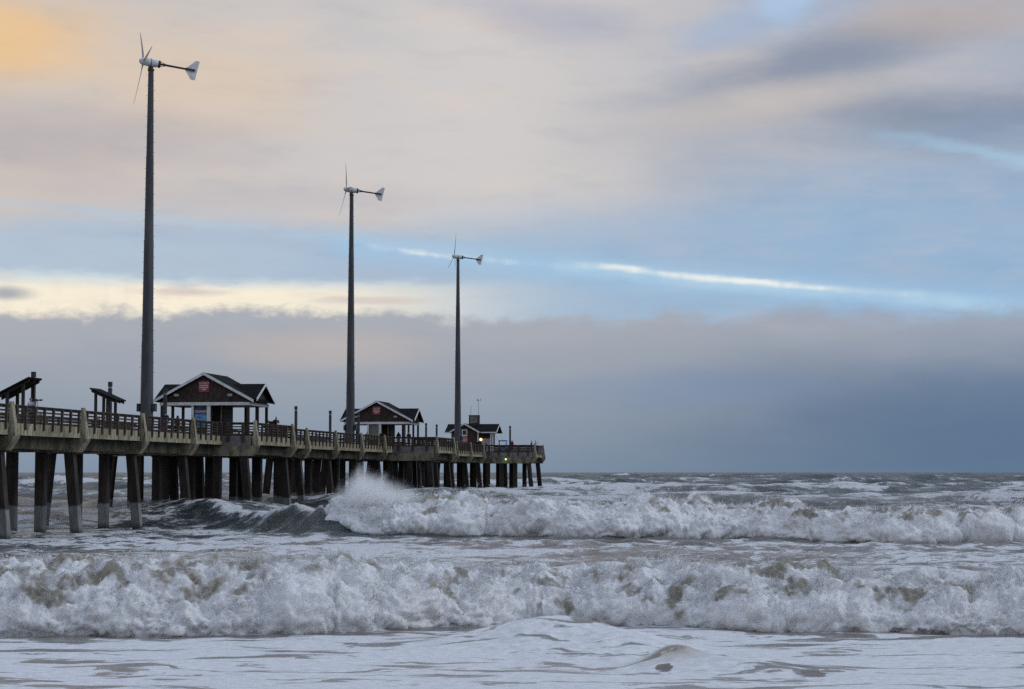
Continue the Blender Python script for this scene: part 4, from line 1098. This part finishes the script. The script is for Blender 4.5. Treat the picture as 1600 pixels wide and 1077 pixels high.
# ------------------------------------------------------------------ people
def skin_mesh(name, verts, edges, radii, material, parent=None, sub=1):
    me = bpy.data.meshes.new(name); me.from_pydata(verts, edges, []); me.update()
    o = bpy.data.objects.new(name, me); COL.objects.link(o)
    sk = o.modifiers.new('skin', 'SKIN'); sk.use_smooth_shade = True
    for i, r_ in enumerate(radii): me.skin_vertices[0].data[i].radius = (r_, r_) if not isinstance(r_, tuple) else r_
    me.skin_vertices[0].data[0].use_root = True
    ss = o.modifiers.new('sub', 'SUBSURF'); ss.levels = sub; ss.render_levels = sub
    dg = bpy.context.evaluated_depsgraph_get()
    m2 = bpy.data.meshes.new_from_object(o.evaluated_get(dg))
    bpy.data.objects.remove(o); m2.materials.clear(); m2.materials.append(MATS[material])
    return link(name, m2, parent, smooth=True)
def person(t, D, rot, label, top, legs, pose='stand', h=1.74, hood=False, group=None):
    """skeleton faces local -y; lean pitches the trunk forward"""
    r = bpy.data.objects.new('person', None); COL.objects.link(r); at_pier(r, t, D, DECK + (.03 if pose != 'sit' else .03), rot)
    tag(r, label, 'person', group)
    k = h / 1.74
    lean = {'stand': .04, 'lean': .42, 'shoot': .06, 'sit': .10}[pose]
    hipz = .92 if pose != 'sit' else .52
    def tr(y, z): return (-(z * math.sin(lean)) + y * math.cos(lean), hipz + z * math.cos(lean))
    Y = lambda x, y, z: (x * k, tr(y, z)[0] * k, tr(y, z)[1] * k)
    V = [Y(0, 0, 0.02), Y(0, 0, .22), Y(0, 0, .42), Y(0, .0, .53), Y(0, -.01, .60), Y(0, -.03, .70), Y(0, -.02, .79)]
    E = [(0, 1), (1, 2), (2, 3), (3, 4), (4, 5), (5, 6)]
    Rd = [(.15, .115), (.145, .105), (.165, .115), (.10, .085), .055, (.078, .098), (.06, .075)]
    hands = []
    for sx in (-1, 1):
        b = len(V)
        sh = Y(sx * .19, 0, .48)
        if pose == 'shoot': el, wr, ft_ = Y(sx * .27, -.18, .30), Y(sx * .07, -.36, .58), Y(sx * .05, -.43, .61)
        elif pose == 'lean': el, wr, ft_ = Y(sx * .26, -.20, .26), Y(sx * .12, -.42, .28), Y(sx * .08, -.50, .27)
        else: el, wr, ft_ = Y(sx * .25, .03, .20), Y(sx * .23, -.12, .00), Y(sx * .22, -.17, -.08)
        V += [sh, el, wr, ft_]; E += [(2, b), (b, b + 1), (b + 1, b + 2), (b + 2, b + 3)]; Rd += [.062, .045, .033, (.036, .02)]
        d = (Vector(ft_) - Vector(wr)).normalized(); a = Vector((1, 0, 0)).cross(d).normalized(); sd = Vector((1, 0, 0))
        for f, ln in ((-.026, .066), (-.009, .078), (.009, .074), (.026, .058)):
            c0 = Vector(ft_) + sd * f + d * .02
            V += [tuple(c0 + d * ln * .5 + a * .006), tuple(c0 + d * ln * .9 + a * .026)]
            n_ = len(V); E += [(b + 3, n_ - 2), (n_ - 2, n_ - 1)]; Rd += [.009, .007]
        V += [tuple(Vector(wr) + d * .03 - sd * sx * .045), tuple(Vector(wr) + d * .075 - sd * sx * .055)]
        n_ = len(V); E += [(b + 2, n_ - 2), (n_ - 2, n_ - 1)]; Rd += [.011, .009]
    legv = []
    for sx in (-1, 1):
        b = len(V)
        hp = (sx * .095 * k, 0, (hipz - .05) * k)
        if pose == 'sit': kn, an_, to = (sx * .12 * k, -.42 * k, .50 * k), (sx * .12 * k, -.44 * k, .08 * k), (sx * .13 * k, -.62 * k, .035 * k)
        else: kn, an_, to = (sx * .11 * k, -.03 * k, .49 * k), (sx * .12 * k, .02 * k, .08 * k), (sx * .13 * k, -.17 * k, .035 * k)
        V += [hp, kn, an_, to]; E += [(0, b), (b, b + 1), (b + 1, b + 2), (b + 2, b + 3)]; Rd += [.085, .058, .042, .035]
        legv.append((hp, kn, an_))
    skin_mesh('body', V, E, [tuple(q * k for q in x) if isinstance(x, tuple) else x * k for x in Rd], 'skin', r)
    # jacket, trousers, hair or hood
    cv = [V[0], V[1], V[2], V[3]]; ce = [(0, 1), (1, 2), (2, 3)]; cr = [(.175, .14), (.17, .128), (.185, .135), (.11, .10)]
    for q in (7, 7 + 14):
        b = len(cv); cv += [V[q], V[q + 1], tuple(Vector(V[q + 1]).lerp(Vector(V[q + 2]), .9))]; ce += [(2, b), (b, b + 1), (b + 1, b + 2)]; cr += [.082, .062, .048]
    if hood: 
        b = len(cv); cv += [Y(0, .0, .66), Y(0, .0, .80)]; ce += [(3, b), (b, b + 1)]; cr += [(.12, .13), (.08, .09)]
    skin_mesh('jacket', cv, ce, [tuple(q * k for q in x) if isinstance(x, tuple) else x * k for x in cr], top, r)
    tv = [(0, 0, hipz * k)]; te = []; trd = [(.165, .135)]
    for hp, kn, an_ in legv:
        b = len(tv); tv += [hp, kn, tuple(Vector(kn).lerp(Vector(an_), .9))]; te += [(0, b), (b, b + 1), (b + 1, b + 2)]; trd += [.10, .075, .062]
    skin_mesh('trousers', tv, te, [tuple(q * k for q in x) if isinstance(x, tuple) else x * k for x in trd], legs, r)
    if not hood:
        skin_mesh('hair', [Y(0, .035, .66), Y(0, .03, .74), Y(0, .0, .815)], [(0, 1), (1, 2)], [(.07 * k, .06 * k), (.09 * k, .09 * k), (.07 * k, .08 * k)], 'hair_brown', r)
    hd = Y(0, 0, .70)
    for sx in (-1, 1):
        MB().rings([((hd[0] + sx * .03, hd[1] - .125, hd[2] + .02), .010), ((hd[0] + sx * .03, hd[1] - .132, hd[2] + .02), .006)], 6).build('eye', 'dark_steel', r)
    return r
ph = person(-3.0, 126.4, R(75), 'photographer in a lilac shirt aiming a long lens over the rail', 'cloth_lilac', 'cloth_jean', 'shoot')
cm = bpy.data.objects.new('telephoto_camera', None); COL.objects.link(cm)
at_pier(cm, -3.0, 126.4, DECK + 1.62, R(75))
MB().box(-.075, .075, -.53, -.43, -.06, .06).box(-.035, .035, -.52, -.45, .06, .09).build('camera_body', 'dark_steel', cm)
MB().rings([((0, -.53, 0), .045), ((0, -.62, 0), .05), ((0, -.63, 0), .042), ((0, -.78, 0), .05), ((0, -.80, 0), .062), ((0, -.95, 0), .062)], 12).build('lens', 'dark_steel', cm)
MB().tube((0, -.60, -.06), (0, -.60, -1.60), .018, n=6).build('monopod', 'dark_steel', cm)
tag(cm, 'black camera with a long lens on a monopod, held by the photographer', 'camera')
person(-3.55, 155.2, R(200), 'person in a navy jacket standing before the mural pavilion by a light post', 'cloth_navy', 'cloth_jean')
person(-5.1, 162.8, R(160), 'person in a hooded navy jacket just under the mural pavilion eave', 'cloth_navy', 'cloth_black', 'stand', 1.70, True)
person(1.35, 170.4, R(30), 'person in black leaning on the rail past the mural pavilion', 'cloth_black', 'cloth_jean', 'lean', 1.80)
person(-4.0, 230.0, R(10), 'person in a pale grey top standing beside the yellow chart', 'cloth_grey', 'cloth_black', 'stand', 1.70)
person(-2.3, 230.2, R(330), 'bareheaded person in black standing in front of the yellow chart', 'cloth_black', 'cloth_black', 'stand', 1.75)
person(.15, 228.6, R(0), 'hooded person in black at the rail of the chart pavilion lookout', 'cloth_black', 'cloth_black', 'stand', 1.66, True)
person(1.35, 228.8, R(20), 'person in black beside the hooded person at the chart pavilion lookout', 'cloth_black', 'cloth_jean', 'stand', 1.62)
person(-1.0, 292.4, R(0), 'person in black standing under the lit wall lamp of the small house', 'cloth_black', 'cloth_black', 'stand', 1.70)
person(3.55, 296.6, R(40), 'person in a dark red jacket beside the blue cart', 'cloth_red', 'cloth_black', 'stand', 1.74, True)
person(6.0, 300.6, R(80), 'person in a grey top near the last corner of the pier rail', 'cloth_grey', 'cloth_jean')
person(6.75, 299.4, R(120), 'person in a white top with elbows out at the last pier corner', 'cloth_white', 'cloth_navy', 'shoot', 1.72)
